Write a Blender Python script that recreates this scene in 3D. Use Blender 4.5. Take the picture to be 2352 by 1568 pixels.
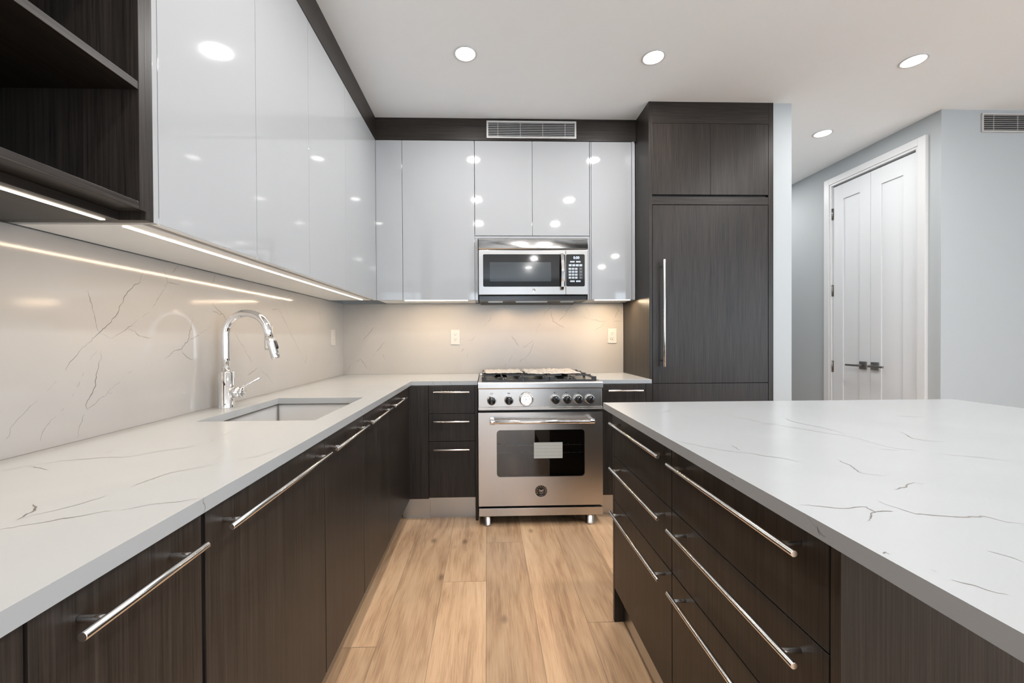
import bpy, bmesh, math, random
from mathutils import Matrix, Vector

for o in list(bpy.data.objects):
    bpy.data.objects.remove(o, do_unlink=True)
S = bpy.context.scene
C = S.collection
PI = math.pi

# ------------------------------------------------------------------ camera, world, exposure
EYE = 1.1921
cam = bpy.data.cameras.new('camera')
cam.lens = 14.288; cam.sensor_width = 36; cam.sensor_fit = 'HORIZONTAL'
cam.shift_x = 0.01282; cam.shift_y = 0.00026
cam.clip_start = 0.02; cam.clip_end = 60
co = bpy.data.objects.new('camera', cam); C.objects.link(co)
_r = Vector((0.99956855, -0.02887552, -0.0053775))
_f = Vector((0.02883396, 0.99955493, -0.00765195))
_u = _r.cross(_f)
m3 = Matrix((_r, _u, -_f)).transposed()
co.matrix_world = Matrix.Translation((0, 0, EYE)) @ m3.to_4x4()
S.camera = co

S.view_settings.view_transform = 'Standard'
S.view_settings.look = 'None'
S.view_settings.exposure = 0.34
S.view_settings.gamma = 1.0
S.view_settings.use_curve_mapping = False
S.cycles.use_denoising = True
S.cycles.max_bounces = 12
S.cycles.diffuse_bounces = 8
S.cycles.glossy_bounces = 6
S.cycles.transparent_max_bounces = 8
S.cycles.sample_clamp_indirect = 6.0
S.cycles.caustics_reflective = False
S.cycles.caustics_refractive = False

SKY = 6.2          # daylight through the living-room windows
DOWN = 9.8         # each recessed ceiling lamp, watts
LED = 2.1         # under-cabinet strips, watts per metre

w = bpy.data.worlds.new('daylight'); S.world = w; w.use_nodes = True
bg = w.node_tree.nodes['Background']
bg.inputs[0].default_value = (0.74, 0.87, 1.0, 1); bg.inputs[1].default_value = SKY

# ------------------------------------------------------------------ dimensions read off the photograph (metres)
XL, XC, XU, XB = -1.150, -0.502, -0.798, -0.510
YW, YU, YC, YB = 3.265, 2.965, 2.687, 2.666
CT, TH = 0.914, 0.027
H, HU, HB = 2.791, 2.631, 1.474
XF0, XF1, YF = 1.1015, 1.9613, 2.730
XCOL = 2.094
XI, YI, XIR, XIB = 0.499, 1.739, 2.056, 0.5285
XDW, YDW = 3.210, 2.786
ZT = 0.145

# ------------------------------------------------------------------ materials
MATS = {}
def nodes_of(name):
    m = bpy.data.materials.new(name); m.use_nodes = True
    nt = m.node_tree
    return m, nt, nt.nodes['Principled BSDF']
def N(nt, typ, **kw):
    n = nt.nodes.new(typ)
    for k, v in kw.items():
        if k in n.inputs.keys(): n.inputs[k].default_value = v
        else: setattr(n, k, v)
    return n
def L(nt, a, b): nt.links.new(a, b)
def plain(name, col, rough=0.5, metal=0.0, coat=0.0, spec=0.5, mottling=0.03):
    m, nt, p = nodes_of(name)
    g = N(nt, 'ShaderNodeNewGeometry')
    nz = N(nt, 'ShaderNodeTexNoise', Scale=9.0, Detail=4.0); L(nt, g.outputs['Position'], nz.inputs['Vector'])
    mr = N(nt, 'ShaderNodeMapRange'); mr.inputs['To Min'].default_value = 1 - mottling; mr.inputs['To Max'].default_value = 1 + mottling
    L(nt, nz.outputs[0], mr.inputs[0])
    vm = N(nt, 'ShaderNodeVectorMath', operation='SCALE'); vm.inputs[0].default_value = col; L(nt, mr.outputs[0], vm.inputs['Scale'])
    L(nt, vm.outputs[0], p.inputs['Base Color'])
    p.inputs['Roughness'].default_value = rough; p.inputs['Metallic'].default_value = metal
    p.inputs['Coat Weight'].default_value = coat; p.inputs['Coat Roughness'].default_value = 0.03
    p.inputs['Specular IOR Level'].default_value = spec
    return m
def wood(name, axis, dark=(0.0098, 0.0083, 0.0074), light=(0.044, 0.035, 0.0290), rough=0.36):
    m, nt, p = nodes_of(name)
    g = N(nt, 'ShaderNodeNewGeometry')
    sc = [260.0, 260.0, 260.0]; sc['xyz'.index(axis)] = 4.0
    mp = N(nt, 'ShaderNodeMapping'); mp.inputs['Scale'].default_value = sc
    L(nt, g.outputs['Position'], mp.inputs[0])
    n1 = N(nt, 'ShaderNodeTexNoise', Scale=1.0, Detail=5.0, Roughness=0.6, Distortion=0.3); L(nt, mp.outputs[0], n1.inputs['Vector'])
    sc2 = [26.0, 26.0, 26.0]; sc2['xyz'.index(axis)] = 0.9
    mp2 = N(nt, 'ShaderNodeMapping'); mp2.inputs['Scale'].default_value = sc2
    L(nt, g.outputs['Position'], mp2.inputs[0])
    n2 = N(nt, 'ShaderNodeTexNoise', Scale=1.0, Detail=3.0, Distortion=0.8); L(nt, mp2.outputs[0], n2.inputs['Vector'])
    mx = N(nt, 'ShaderNodeMath', operation='MULTIPLY_ADD'); L(nt, n2.outputs[0], mx.inputs[0]); mx.inputs[1].default_value = 0.22
    ml = N(nt, 'ShaderNodeMath', operation='MULTIPLY'); L(nt, n1.outputs[0], ml.inputs[0]); ml.inputs[1].default_value = 0.78
    L(nt, ml.outputs[0], mx.inputs[2])
    cr = N(nt, 'ShaderNodeValToRGB'); cr.color_ramp.elements[0].position = 0.36; cr.color_ramp.elements[1].position = 0.72
    cr.color_ramp.elements[0].color = (*dark, 1); cr.color_ramp.elements[1].color = (*light, 1)
    L(nt, mx.outputs[0], cr.inputs[0]); L(nt, cr.outputs[0], p.inputs['Base Color'])
    bp = N(nt, 'ShaderNodeBump', Strength=0.18, Distance=0.0006); L(nt, n1.outputs[0], bp.inputs['Height']); L(nt, bp.outputs[0], p.inputs['Normal'])
    p.inputs['Roughness'].default_value = rough; p.inputs['Specular IOR Level'].default_value = 0.27
    return m
def brushed(name, axis, col=(0.56, 0.54, 0.52), rough=0.28):
    m, nt, p = nodes_of(name)
    g = N(nt, 'ShaderNodeNewGeometry')
    sc = [700.0, 700.0, 700.0]; sc['xyz'.index(axis)] = 6.0
    mp = N(nt, 'ShaderNodeMapping'); mp.inputs['Scale'].default_value = sc
    L(nt, g.outputs['Position'], mp.inputs[0])
    n1 = N(nt, 'ShaderNodeTexNoise', Scale=1.0, Detail=3.0); L(nt, mp.outputs[0], n1.inputs['Vector'])
    mr = N(nt, 'ShaderNodeMapRange'); mr.inputs['To Min'].default_value = rough - 0.02; mr.inputs['To Max'].default_value = rough + 0.03
    L(nt, n1.outputs[0], mr.inputs[0]); L(nt, mr.outputs[0], p.inputs['Roughness'])
    bp = N(nt, 'ShaderNodeBump', Strength=0.015, Distance=0.0003); L(nt, n1.outputs[0], bp.inputs['Height']); L(nt, bp.outputs[0], p.inputs['Normal'])
    p.inputs['Base Color'].default_value = (*col, 1); p.inputs['Metallic'].default_value = 1.0
    return m
def quartz(name, col, rough):
    m, nt, p = nodes_of(name)
    g = N(nt, 'ShaderNodeNewGeometry')
    n1 = N(nt, 'ShaderNodeTexNoise', Scale=2.2, Detail=5.0, Distortion=1.2); L(nt, g.outputs['Position'], n1.inputs['Vector'])
    cr = N(nt, 'ShaderNodeValToRGB'); cr.color_ramp.elements[0].position = 0.3; cr.color_ramp.elements[1].position = 0.6
    cr.color_ramp.elements[0].color = (col[0]*.96, col[1]*.96, col[2]*.96, 1); cr.color_ramp.elements[1].color = (*col, 1)
    L(nt, n1.outputs[0], cr.inputs[0]); L(nt, cr.outputs[0], p.inputs['Base Color'])
    p.inputs['Roughness'].default_value = rough; p.inputs['Specular IOR Level'].default_value = 0.5
    return m
def emis(name, col, strength):
    m = bpy.data.materials.new(name); m.use_nodes = True; nt = m.node_tree
    nt.nodes.remove(nt.nodes['Principled BSDF'])
    e = N(nt, 'ShaderNodeEmission'); e.inputs[0].default_value = (*col, 1); e.inputs[1].default_value = strength
    L(nt, e.outputs[0], nt.nodes['Material Output'].inputs[0]); return m
def tinted_glass(name, tint, rough=0.02):
    m = bpy.data.materials.new(name); m.use_nodes = True; nt = m.node_tree
    nt.nodes.remove(nt.nodes['Principled BSDF'])
    t = N(nt, 'ShaderNodeBsdfTransparent'); t.inputs[0].default_value = (*tint, 1)
    g = N(nt, 'ShaderNodeBsdfGlossy'); g.inputs['Roughness'].default_value = rough; g.inputs[0].default_value = (1, 1, 1, 1)
    f = N(nt, 'ShaderNodeFresnel', IOR=1.7)
    mx = N(nt, 'ShaderNodeMixShader'); L(nt, f.outputs[0], mx.inputs[0]); L(nt, t.outputs[0], mx.inputs[1]); L(nt, g.outputs[0], mx.inputs[2])
    L(nt, mx.outputs[0], nt.nodes['Material Output'].inputs[0]); return m
def floor_mat():
    m, nt, p = nodes_of('oak_planks')
    g = N(nt, 'ShaderNodeNewGeometry')
    at = N(nt, 'ShaderNodeAttribute', attribute_name='plank')
    sx = N(nt, 'ShaderNodeSeparateXYZ'); L(nt, g.outputs['Position'], sx.inputs[0])
    def combo(fx, fy, ox, oy):
        cx = N(nt, 'ShaderNodeMath', operation='MULTIPLY_ADD'); L(nt, at.outputs['Fac'], cx.inputs[0]); cx.inputs[1].default_value = ox
        a = N(nt, 'ShaderNodeMath', operation='MULTIPLY'); L(nt, sx.outputs[0], a.inputs[0]); a.inputs[1].default_value = fx; L(nt, a.outputs[0], cx.inputs[2])
        cy = N(nt, 'ShaderNodeMath', operation='MULTIPLY_ADD'); L(nt, at.outputs['Fac'], cy.inputs[0]); cy.inputs[1].default_value = oy
        b = N(nt, 'ShaderNodeMath', operation='MULTIPLY'); L(nt, sx.outputs[1], b.inputs[0]); b.inputs[1].default_value = fy; L(nt, b.outputs[0], cy.inputs[2])
        c = N(nt, 'ShaderNodeCombineXYZ'); L(nt, cx.outputs[0], c.inputs[0]); L(nt, cy.outputs[0], c.inputs[1]); return c
    fine = N(nt, 'ShaderNodeTexNoise', Scale=1.0, Detail=6.0, Roughness=0.62, Distortion=0.6)
    L(nt, combo(190, 7.0, 91, 37).outputs[0], fine.inputs['Vector'])
    ring = N(nt, 'ShaderNodeTexWave', Scale=1.0, Distortion=16.0, Detail=3.0); ring.inputs['Detail Scale'].default_value = 1.2
    L(nt, combo(5.0, 1.1, 53, 71).outputs[0], ring.inputs['Vector'])
    cloud = N(nt, 'ShaderNodeTexNoise', Scale=1.0, Detail=3.0); L(nt, combo(7, 1.7, 31, 17).outputs[0], cloud.inputs['Vector'])
    s1 = N(nt, 'ShaderNodeMath', operation='MULTIPLY'); L(nt, fine.outputs[0], s1.inputs[0]); s1.inputs[1].default_value = 0.44
    s2 = N(nt, 'ShaderNodeMath', operation='MULTIPLY_ADD'); L(nt, ring.outputs[0], s2.inputs[0]); s2.inputs[1].default_value = 0.07; L(nt, s1.outputs[0], s2.inputs[2])
    s3 = N(nt, 'ShaderNodeMath', operation='MULTIPLY_ADD'); L(nt, cloud.outputs[0], s3.inputs[0]); s3.inputs[1].default_value = 0.44; L(nt, s2.outputs[0], s3.inputs[2])
    cr = N(nt, 'ShaderNodeValToRGB'); e = cr.color_ramp.elements
    e[0].position = 0.30; e[0].color = (0.30, 0.172, 0.096, 1); e[1].position = 0.68; e[1].color = (0.66, 0.46, 0.29, 1)
    k = cr.color_ramp.elements.new(0.48); k.color = (0.53, 0.34, 0.20, 1)
    L(nt, s3.outputs[0], cr.inputs[0])
    tone = N(nt, 'ShaderNodeAttribute', attribute_name='tone')
    vm = N(nt, 'ShaderNodeVectorMath', operation='SCALE'); L(nt, cr.outputs[0], vm.inputs[0]); L(nt, tone.outputs['Fac'], vm.inputs['Scale'])
    # knots
    vo = N(nt, 'ShaderNodeTexVoronoi', Scale=1.0); L(nt, combo(4.6, 2.6, 13, 29).outputs[0], vo.inputs['Vector'])
    kr = N(nt, 'ShaderNodeMapRange'); kr.inputs['From Min'].default_value = 0.02; kr.inputs['From Max'].default_value = 0.10
    kr.inputs['To Min'].default_value = 0.45; kr.inputs['To Max'].default_value = 1.0; L(nt, vo.outputs['Distance'], kr.inputs[0])
    km = N(nt, 'ShaderNodeVectorMath', operation='SCALE'); L(nt, vm.outputs[0], km.inputs[0]); L(nt, kr.outputs[0], km.inputs['Scale'])
    L(nt, km.outputs[0], p.inputs['Base Color'])
    bp = N(nt, 'ShaderNodeBump', Strength=0.12, Distance=0.0006); L(nt, fine.outputs[0], bp.inputs['Height']); L(nt, bp.outputs[0], p.inputs['Normal'])
    p.inputs['Roughness'].default_value = 0.38; p.inputs['Specular IOR Level'].default_value = 0.4
    return m

WZ = wood('dark_oak_vertical_grain', 'z'); WX = wood('dark_oak_grain_along_x', 'x'); WY = wood('dark_oak_grain_along_y', 'y')
WHITE = plain('white_gloss_lacquer', (0.345, 0.352, 0.36), 0.045, coat=0.1, mottling=0.004)
CARC = plain('white_melamine', (0.85, 0.85, 0.84), 0.35)
DARKIN = plain('dark_recess', (0.012, 0.011, 0.011), 0.6)
PAINT = plain('wall_paint', (0.42, 0.448, 0.462), 0.7, spec=0.25, mottling=0.01)
CEIL = plain('ceiling_paint', (0.90, 0.945, 0.975), 0.85, spec=0.2, mottling=0.01)
DOORW = plain('door_paint', (0.68, 0.70, 0.72), 0.6, mottling=0.01)
TRIMW = plain('trim_paint', (0.66, 0.67, 0.68), 0.4, mottling=0.01)
QTOP = quartz('white_quartz_honed', (0.35, 0.362, 0.368), 0.22)
QWALL = quartz('white_quartz_polished', (0.405, 0.392, 0.378), 0.09)
QBACK = quartz('white_quartz_satin', (0.395, 0.373, 0.345), 0.3)
VEIN = plain('grey_vein', (0.14, 0.13, 0.12), 0.5, spec=0.2, mottling=0.5)
SSX = brushed('brushed_steel_along_x', 'x'); SSY = brushed('brushed_steel_along_y', 'y', (0.62, 0.60, 0.58))
SSM = brushed('microwave_steel', 'x', (0.36, 0.35, 0.34), 0.30)
BAR = brushed('satin_nickel_bar', 'z', (0.84, 0.82, 0.80), 0.16)
TOE = brushed('brushed_plinth', 'x', (0.50, 0.49, 0.47), 0.34)
CHROME = plain('polished_chrome', (0.86, 0.86, 0.87), 0.04, metal=1.0, mottling=0.0)
DKMET = plain('dark_nickel', (0.30, 0.285, 0.27), 0.3, metal=1.0)
IRON = plain('cast_iron', (0.02, 0.02, 0.022), 0.5)
BLACK = plain('black_gloss', (0.006, 0.006, 0.007), 0.06, coat=0.5)
BLKPL = plain('black_plastic', (0.012, 0.012, 0.013), 0.22)
SCREEN = plain('microwave_screen', (0.035, 0.042, 0.048), 0.1, coat=0.4)
GLASS = tinted_glass('smoked_oven_glass', (0.62, 0.60, 0.58))
CAVITY = plain('oven_enamel', (0.03, 0.027, 0.025), 0.3)
STICK = plain('grey_label_film', (0.42, 0.44, 0.42), 0.35)
STICKL = plain('label_print', (0.20, 0.21, 0.20), 0.4)
PLATE = plain('receptacle_plastic', (0.50, 0.485, 0.46), 0.4)
SLOT = plain('slot_black', (0.03, 0.03, 0.03), 0.5)
DIAL = plain('dial_white', (0.80, 0.80, 0.79), 0.3)
INK = plain('ink_grey', (0.10, 0.10, 0.10), 0.5)
BTN = plain('button_print', (0.42, 0.47, 0.52), 0.4)
SHEET = plain('crumpled_packing_paper', (0.42, 0.385, 0.345), 0.45)
RACKM = plain('rack_wire', (0.75, 0.74, 0.72), 0.35, metal=0.3)
BRASS = plain('badge_relief', (0.55, 0.47, 0.38), 0.25, metal=1.0)
SINKM = plain('sink_steel', (0.60, 0.60, 0.60), 0.42, metal=0.35)
VENTM = plain('vent_aluminium', (0.58, 0.57, 0.555), 0.35, metal=0.4)
LAMPM = emis('lamp_diffuser', (1.0, 0.97, 0.93), 9.0)
LEDM = emis('led_strip', (1.0, 0.87, 0.70), 7.0)
HOODM = emis('hood_bulb', (1.0, 0.62, 0.28), 5.0)
DISP = emis('display_digits', (0.62, 0.78, 1.0), 2.2)
OAK = floor_mat()

# ------------------------------------------------------------------ mesh helpers
def bx(bm, x0, x1, y0, y1, z0, z1, mi=0):
    x0, x1 = sorted((x0, x1)); y0, y1 = sorted((y0, y1)); z0, z1 = sorted((z0, z1))
    v = [bm.verts.new(c) for c in ((x0,y0,z0),(x1,y0,z0),(x1,y1,z0),(x0,y1,z0),(x0,y0,z1),(x1,y0,z1),(x1,y1,z1),(x0,y1,z1))]
    for q in ((3,2,1,0),(4,5,6,7),(0,1,5,4),(1,2,6,5),(2,3,7,6),(3,0,4,7)):
        f = bm.faces.new([v[i] for i in q]); f.material_index = mi
def cyl(bm, a, b, r, r2=None, seg=20, mi=0):
    a, b = Vector(a), Vector(b); d = b - a; r2 = r if r2 is None else r2
    M = Matrix.Translation((a + b) / 2) @ d.to_track_quat('Z', 'Y').to_matrix().to_4x4()
    g = bmesh.ops.create_cone(bm, cap_ends=True, cap_tris=False, segments=seg, radius1=r, radius2=r2, depth=d.length, matrix=M)
    for v in g['verts']:
        for f in v.link_faces:
            f.material_index = mi
            if len(f.verts) == 4: f.smooth = True
def tube(bm, pts, r, seg=16, mi=0, cap=True):
    pts = [Vector(p) for p in pts]; rings = []
    rr = r if isinstance(r, (list, tuple)) else [r] * len(pts)
    t0 = (pts[1] - pts[0]).normalized(); up = Vector((0, 1, 0)) if abs(t0.y) < 0.9 else Vector((1, 0, 0))
    for i, p in enumerate(pts):
        t = (pts[min(i+1, len(pts)-1)] - pts[max(i-1, 0)]).normalized()
        s = t.cross(up).normalized(); u = s.cross(t).normalized(); up = u
        rings.append([bm.verts.new(p + (s * math.cos(2*PI*k/seg) + u * math.sin(2*PI*k/seg)) * rr[i]) for k in range(seg)])
    for i in range(len(rings) - 1):
        for k in range(seg):
            f = bm.faces.new((rings[i][k], rings[i][(k+1) % seg], rings[i+1][(k+1) % seg], rings[i+1][k])); f.smooth = True; f.material_index = mi
    if cap:
        bm.faces.new(rings[0][::-1]).material_index = mi; bm.faces.new(rings[-1]).material_index = mi
def lathe(bm, prof, M, seg=32, mi=0):
    rings = []
    for r, z in prof:
        rings.append([bm.verts.new(M @ Vector((max(r, 1e-5) * math.cos(2*PI*k/seg), max(r, 1e-5) * math.sin(2*PI*k/seg), z))) for k in range(seg)])
    for i in range(len(rings) - 1):
        for k in range(seg):
            f = bm.faces.new((rings[i][k], rings[i][(k+1) % seg], rings[i+1][(k+1) % seg], rings[i+1][k])); f.smooth = True; f.material_index = mi
    bm.faces.new(rings[0][::-1]).material_index = mi; bm.faces.new(rings[-1]).material_index = mi
def prism(bm, poly, y0, y1, mi=0):          # polygon in x,z pushed along y
    a = [bm.verts.new((x, y0, z)) for x, z in poly]; b = [bm.verts.new((x, y1, z)) for x, z in poly]
    n = len(poly)
    bm.faces.new(a).material_index = mi; bm.faces.new(b[::-1]).material_index = mi
    for i in range(n): bm.faces.new((a[i], b[i], b[(i+1) % n], a[(i+1) % n])).material_index = mi
def rrect(x0, x1, z0, z1, r, n=6):
    o = []
    for cx, cz, a0 in ((x1-r, z1-r, 0), (x0+r, z1-r, 90), (x0+r, z0+r, 180), (x1-r, z0+r, 270)):
        for i in range(n + 1):
            a = math.radians(a0 + 90*i/n); o.append((cx + r*math.cos(a), cz + r*math.sin(a)))
    return o
def origin(o):
    v = Vector((0, 0, 0))
    while o is not None: v += o.location; o = o.parent
    return v
def obj(name, bm, mats, parent=None, bevel=0.0, label=None, loc=None):
    mats = mats if isinstance(mats, (list, tuple)) else [mats]
    me = bpy.data.meshes.new(name)
    off = origin(parent) + (Vector(loc) if loc else Vector((0, 0, 0)))
    bmesh.ops.recalc_face_normals(bm, faces=bm.faces[:])
    bmesh.ops.translate(bm, verts=bm.verts, vec=-off)
    bm.to_mesh(me); bm.free()
    for m in mats: me.materials.append(m)
    o = bpy.data.objects.new(name, me); C.objects.link(o)
    if loc: o.location = loc
    if parent is not None: o.parent = parent
    if label: o['label'] = label
    if bevel:
        b = o.modifiers.new('bevel', 'BEVEL'); b.width = bevel; b.segments = 2; b.limit_method = 'ANGLE'; b.angle_limit = math.radians(40)
    return o
def box(name, x0, x1, y0, y1, z0, z1, mat, parent=None, bevel=0.0, label=None):
    bm = bmesh.new(); bx(bm, x0, x1, y0, y1, z0, z1); return obj(name, bm, mat, parent, bevel, label)
def tag(o, label, cat, group=None):
    o['label'] = label; o['category'] = cat
    if group: o['group'] = group
    return o
def thing(name, label, cat, loc, group=None):
    o = bpy.data.objects.new(name, None); C.objects.link(o); o.location = loc; o.empty_display_size = 0.05
    return tag(o, label, cat, group)
def struct(name, bm, mat, parent=None, bevel=0.0):
    o = obj(name, bm, mat, parent, bevel)
    if parent is None: o['kind'] = 'structure'
    return o
def lettering(name, txt, size, M, mat, parent, depth=0.0004):
    cu = bpy.data.curves.new(name, 'FONT'); cu.body = txt; cu.size = size; cu.extrude = depth; cu.align_x = 'CENTER'; cu.align_y = 'CENTER'
    t = bpy.data.objects.new(name + '_tmp', cu); C.objects.link(t)
    bpy.context.view_layer.update()
    me = bpy.data.meshes.new_from_object(t.evaluated_get(bpy.context.evaluated_depsgraph_get()))
    bpy.data.objects.remove(t, do_unlink=True)
    me.transform(M); me.transform(Matrix.Translation(-origin(parent)))
    me.materials.clear(); me.materials.append(mat)
    me.name = name
    o = bpy.data.objects.new(name, me); C.objects.link(o); o.parent = parent
    return o
FACE = Matrix.Rotation(PI/2, 4, 'X')        # text standing up, read from -y

def jitter_line(pts, rnd, step=0.006, amp=0.0026):
    out = []; jx = jz = 0.0
    for i in range(len(pts) - 1):
        a, b = Vector(pts[i]), Vector(pts[i+1]); n = max(1, int((b - a).length / step))
        for k in range(n):
            jx = jx*0.55 + rnd.uniform(-amp, amp); jz = jz*0.55 + rnd.uniform(-amp, amp)
            p = a.lerp(b, k/n); out.append(Vector((p.x + jx, p.y + jz)))
    out.append(Vector(pts[-1])); return out
def veins(bm, lines, to3, rnd, width, mi=1, clip=None):
    for ln in lines:
        if len(ln) < 2: continue
        p = jitter_line(ln, rnd); n = len(p); prev = None
        wv = rnd.uniform(0.7, 1.0)
        for i in range(n):
            t = (p[min(i+1, n-1)] - p[max(i-1, 0)])
            if t.length < 1e-6: continue
            t.normalize(); nn = Vector((-t.y, t.x))
            wv = min(1.3, max(0.10, wv + rnd.uniform(-0.30, 0.28)))
            ww = width * wv * min(1.0, 0.25 + 4*min(i, n-1-i)/max(n, 1)) / 2
            ok = wv > 0.13 and (clip is None or clip(p[i]))
            cur = (bm.verts.new(to3(p[i] + nn*ww)), bm.verts.new(to3(p[i] - nn*ww))) if ok else None
            if prev and cur:
                f = bm.faces.new((prev[0], cur[0], cur[1], prev[1])); f.material_index = mi
            prev = cur

# veins traced on each stone surface, in metres on that surface
VEINS_LEFT_WALL = [
 [(1.399,1.448),(1.391,1.428),(1.379,1.409),(1.368,1.387),(1.339,1.363),(1.321,1.345),(1.306,1.32),(1.292,1.29),(1.277,1.263),(1.258,1.242),(1.242,1.227),(1.229,1.214),(1.211,1.2),(1.192,1.185),(1.17,1.166),(1.147,1.14),(1.132,1.116),(1.119,1.099),(1.098,1.079),(1.082,1.06),(1.055,1.038),(1.033,1.017),(1.011,0.997),(1.003,0.984),(0.992,0.961)],
 [(1.19,1.335),(1.201,1.317),(1.206,1.284),(1.212,1.255),(1.229,1.214)],
 [(1.229,1.214),(1.263,1.197),(1.291,1.215),(1.32,1.234),(1.369,1.263),(1.409,1.29),(1.436,1.323),(1.462,1.367),(1.485,1.399),(1.474,1.427),(1.467,1.47)],
 [(1.485,1.399),(1.543,1.399)],
 [(1.536,1.469),(1.508,1.433)],
 [(1.32,1.234),(1.356,1.216),(1.378,1.204),(1.414,1.202)],
 [(1.218,1.163),(1.201,1.147),(1.188,1.119),(1.176,1.094),(1.162,1.068),(1.148,1.046),(1.13,1.017),(1.101,0.994),(1.079,0.97),(1.067,0.939),(1.056,0.914)],
 [(1.231,1.163),(1.231,1.138),(1.223,1.119),(1.215,1.081),(1.204,1.043),(1.192,1.026),(1.185,1.008),(1.189,0.999),(1.216,1.013),(1.25,1.035),(1.288,1.063),(1.306,1.082),(1.321,1.089),(1.354,1.104),(1.399,1.11),(1.455,1.122)],
 [(1.189,0.999),(1.175,0.982),(1.168,0.96),(1.164,0.937),(1.159,0.922),(1.162,0.913)],
 [(1.25,1.035),(1.277,1.036),(1.305,1.024),(1.317,1.026)],
 [(1.469,1.126),(1.515,1.154),(1.547,1.16),(1.581,1.19),(1.599,1.248),(1.606,1.281)],
 [(1.581,1.19),(1.644,1.217),(1.712,1.25)],
 [(1.547,1.153),(1.568,1.131),(1.606,1.117)],
 [(1.741,1.473),(1.73,1.443),(1.716,1.419)],
 [(1.718,1.348),(1.749,1.323),(1.786,1.301),(1.819,1.27)],
 [(1.718,1.311),(1.775,1.302),(1.786,1.308)],
 [(1.864,1.227),(1.925,1.165),(1.99,1.092),(2.045,1.052),(2.135,1.007),(2.224,0.927)],
 [(2.045,1.052),(1.962,1.024)],
 [(2.167,1.458),(2.224,1.403),(2.258,1.36),(2.311,1.308),(2.406,1.215),(2.508,1.115),(2.62,1.005),(2.717,0.915)],
 [(2.224,1.403),(2.332,1.422),(2.4,1.448)],
 [(2.181,1.352),(2.258,1.36)],
 [(2.251,1.469),(2.331,1.375),(2.368,1.311)],
 [(2.716,1.47),(2.793,1.388),(2.833,1.299)],
 [(2.598,1.101),(2.574,1.04)]]
VEINS_BACK_WALL = [
 [(0.119,1.446),(0.156,1.436),(0.179,1.408),(0.226,1.394)],
 [(0.037,1.38),(0.024,1.338),(-0.027,1.301),(-0.083,1.287)],
 [(0.438,1.468),(0.466,1.412),(0.443,1.337),(0.404,1.271),(0.376,1.177),(0.347,1.083),(0.3,1.027)],
 [(0.514,1.421),(0.518,1.383),(0.532,1.327),(0.56,1.313),(0.631,1.272)],
 [(0.519,1.449),(0.466,1.393)],
 [(0.679,1.467),(0.665,1.439),(0.641,1.42),(0.632,1.397)],
 [(0.665,1.439),(0.698,1.434),(0.731,1.406)],
 [(0.665,1.439),(0.622,1.373),(0.556,1.317)],
 [(0.793,1.439),(0.821,1.392),(0.84,1.344)],
 [(0.769,1.365),(0.84,1.344),(0.907,1.33),(0.968,1.327)],
 [(0.954,1.325),(0.916,1.278),(0.854,1.255)],
 [(1.026,1.476),(1.064,1.419),(1.092,1.381)],
 [(1.064,1.419),(1.03,1.353)],
 [(1.021,1.325),(1.092,1.329)],
 [(0.193,1.216),(0.22,1.178),(0.253,1.128)],
 [(0.281,1.128),(0.305,1.126),(0.376,1.177)],
 [(0.22,1.079),(0.196,1.047),(0.234,0.976),(0.276,1.023),(0.309,1.032)],
 [(0.196,1.047),(0.13,0.953)],
 [(-0.205,1.19),(-0.14,1.175),(-0.117,1.185),(-0.089,1.217)],
 [(-0.159,1.077),(-0.16,1.04)],
 [(-0.187,1.115),(-0.206,1.087)],
 [(-0.893,1.293),(-0.986,1.181)],
 [(-0.809,1.173),(-0.895,1.074),(-0.909,1.008),(-0.942,0.922)],
 [(-0.829,1.074),(-0.816,1.034)],
 [(-1.126,0.923),(-1.067,1.003),(-1.001,1.035),(-0.949,0.955)]]
VEINS_COUNTER = [
 [(-0.721,0.62),(-0.697,0.634),(-0.668,0.653),(-0.636,0.671),(-0.604,0.684),(-0.573,0.701),(-0.525,0.719),(-0.504,0.729)],
 [(-0.737,0.655),(-0.717,0.681),(-0.697,0.706),(-0.687,0.738),(-0.682,0.769),(-0.678,0.812),(-0.67,0.866),(-0.649,0.889),(-0.615,0.926),(-0.577,0.959),(-0.546,0.988),(-0.526,1.061),(-0.493,1.132)],
 [(-0.646,1.024),(-0.642,0.985),(-0.615,0.926)],
 [(-1.045,0.901),(-1.023,0.936),(-0.982,0.971),(-0.925,0.99),(-0.858,0.998),(-0.83,1.033),(-0.783,1.074),(-0.759,1.129),(-0.71,1.19),(-0.626,1.232),(-0.501,1.262)],
 [(-0.784,1.272),(-0.775,1.193),(-0.757,1.12)],
 [(-0.776,0.717),(-0.754,0.701),(-0.745,0.686),(-0.741,0.668),(-0.732,0.651)],
 [(-1.021,0.932),(-0.932,0.896)],
 [(-0.952,1.065),(-0.944,1.031)]]
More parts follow.
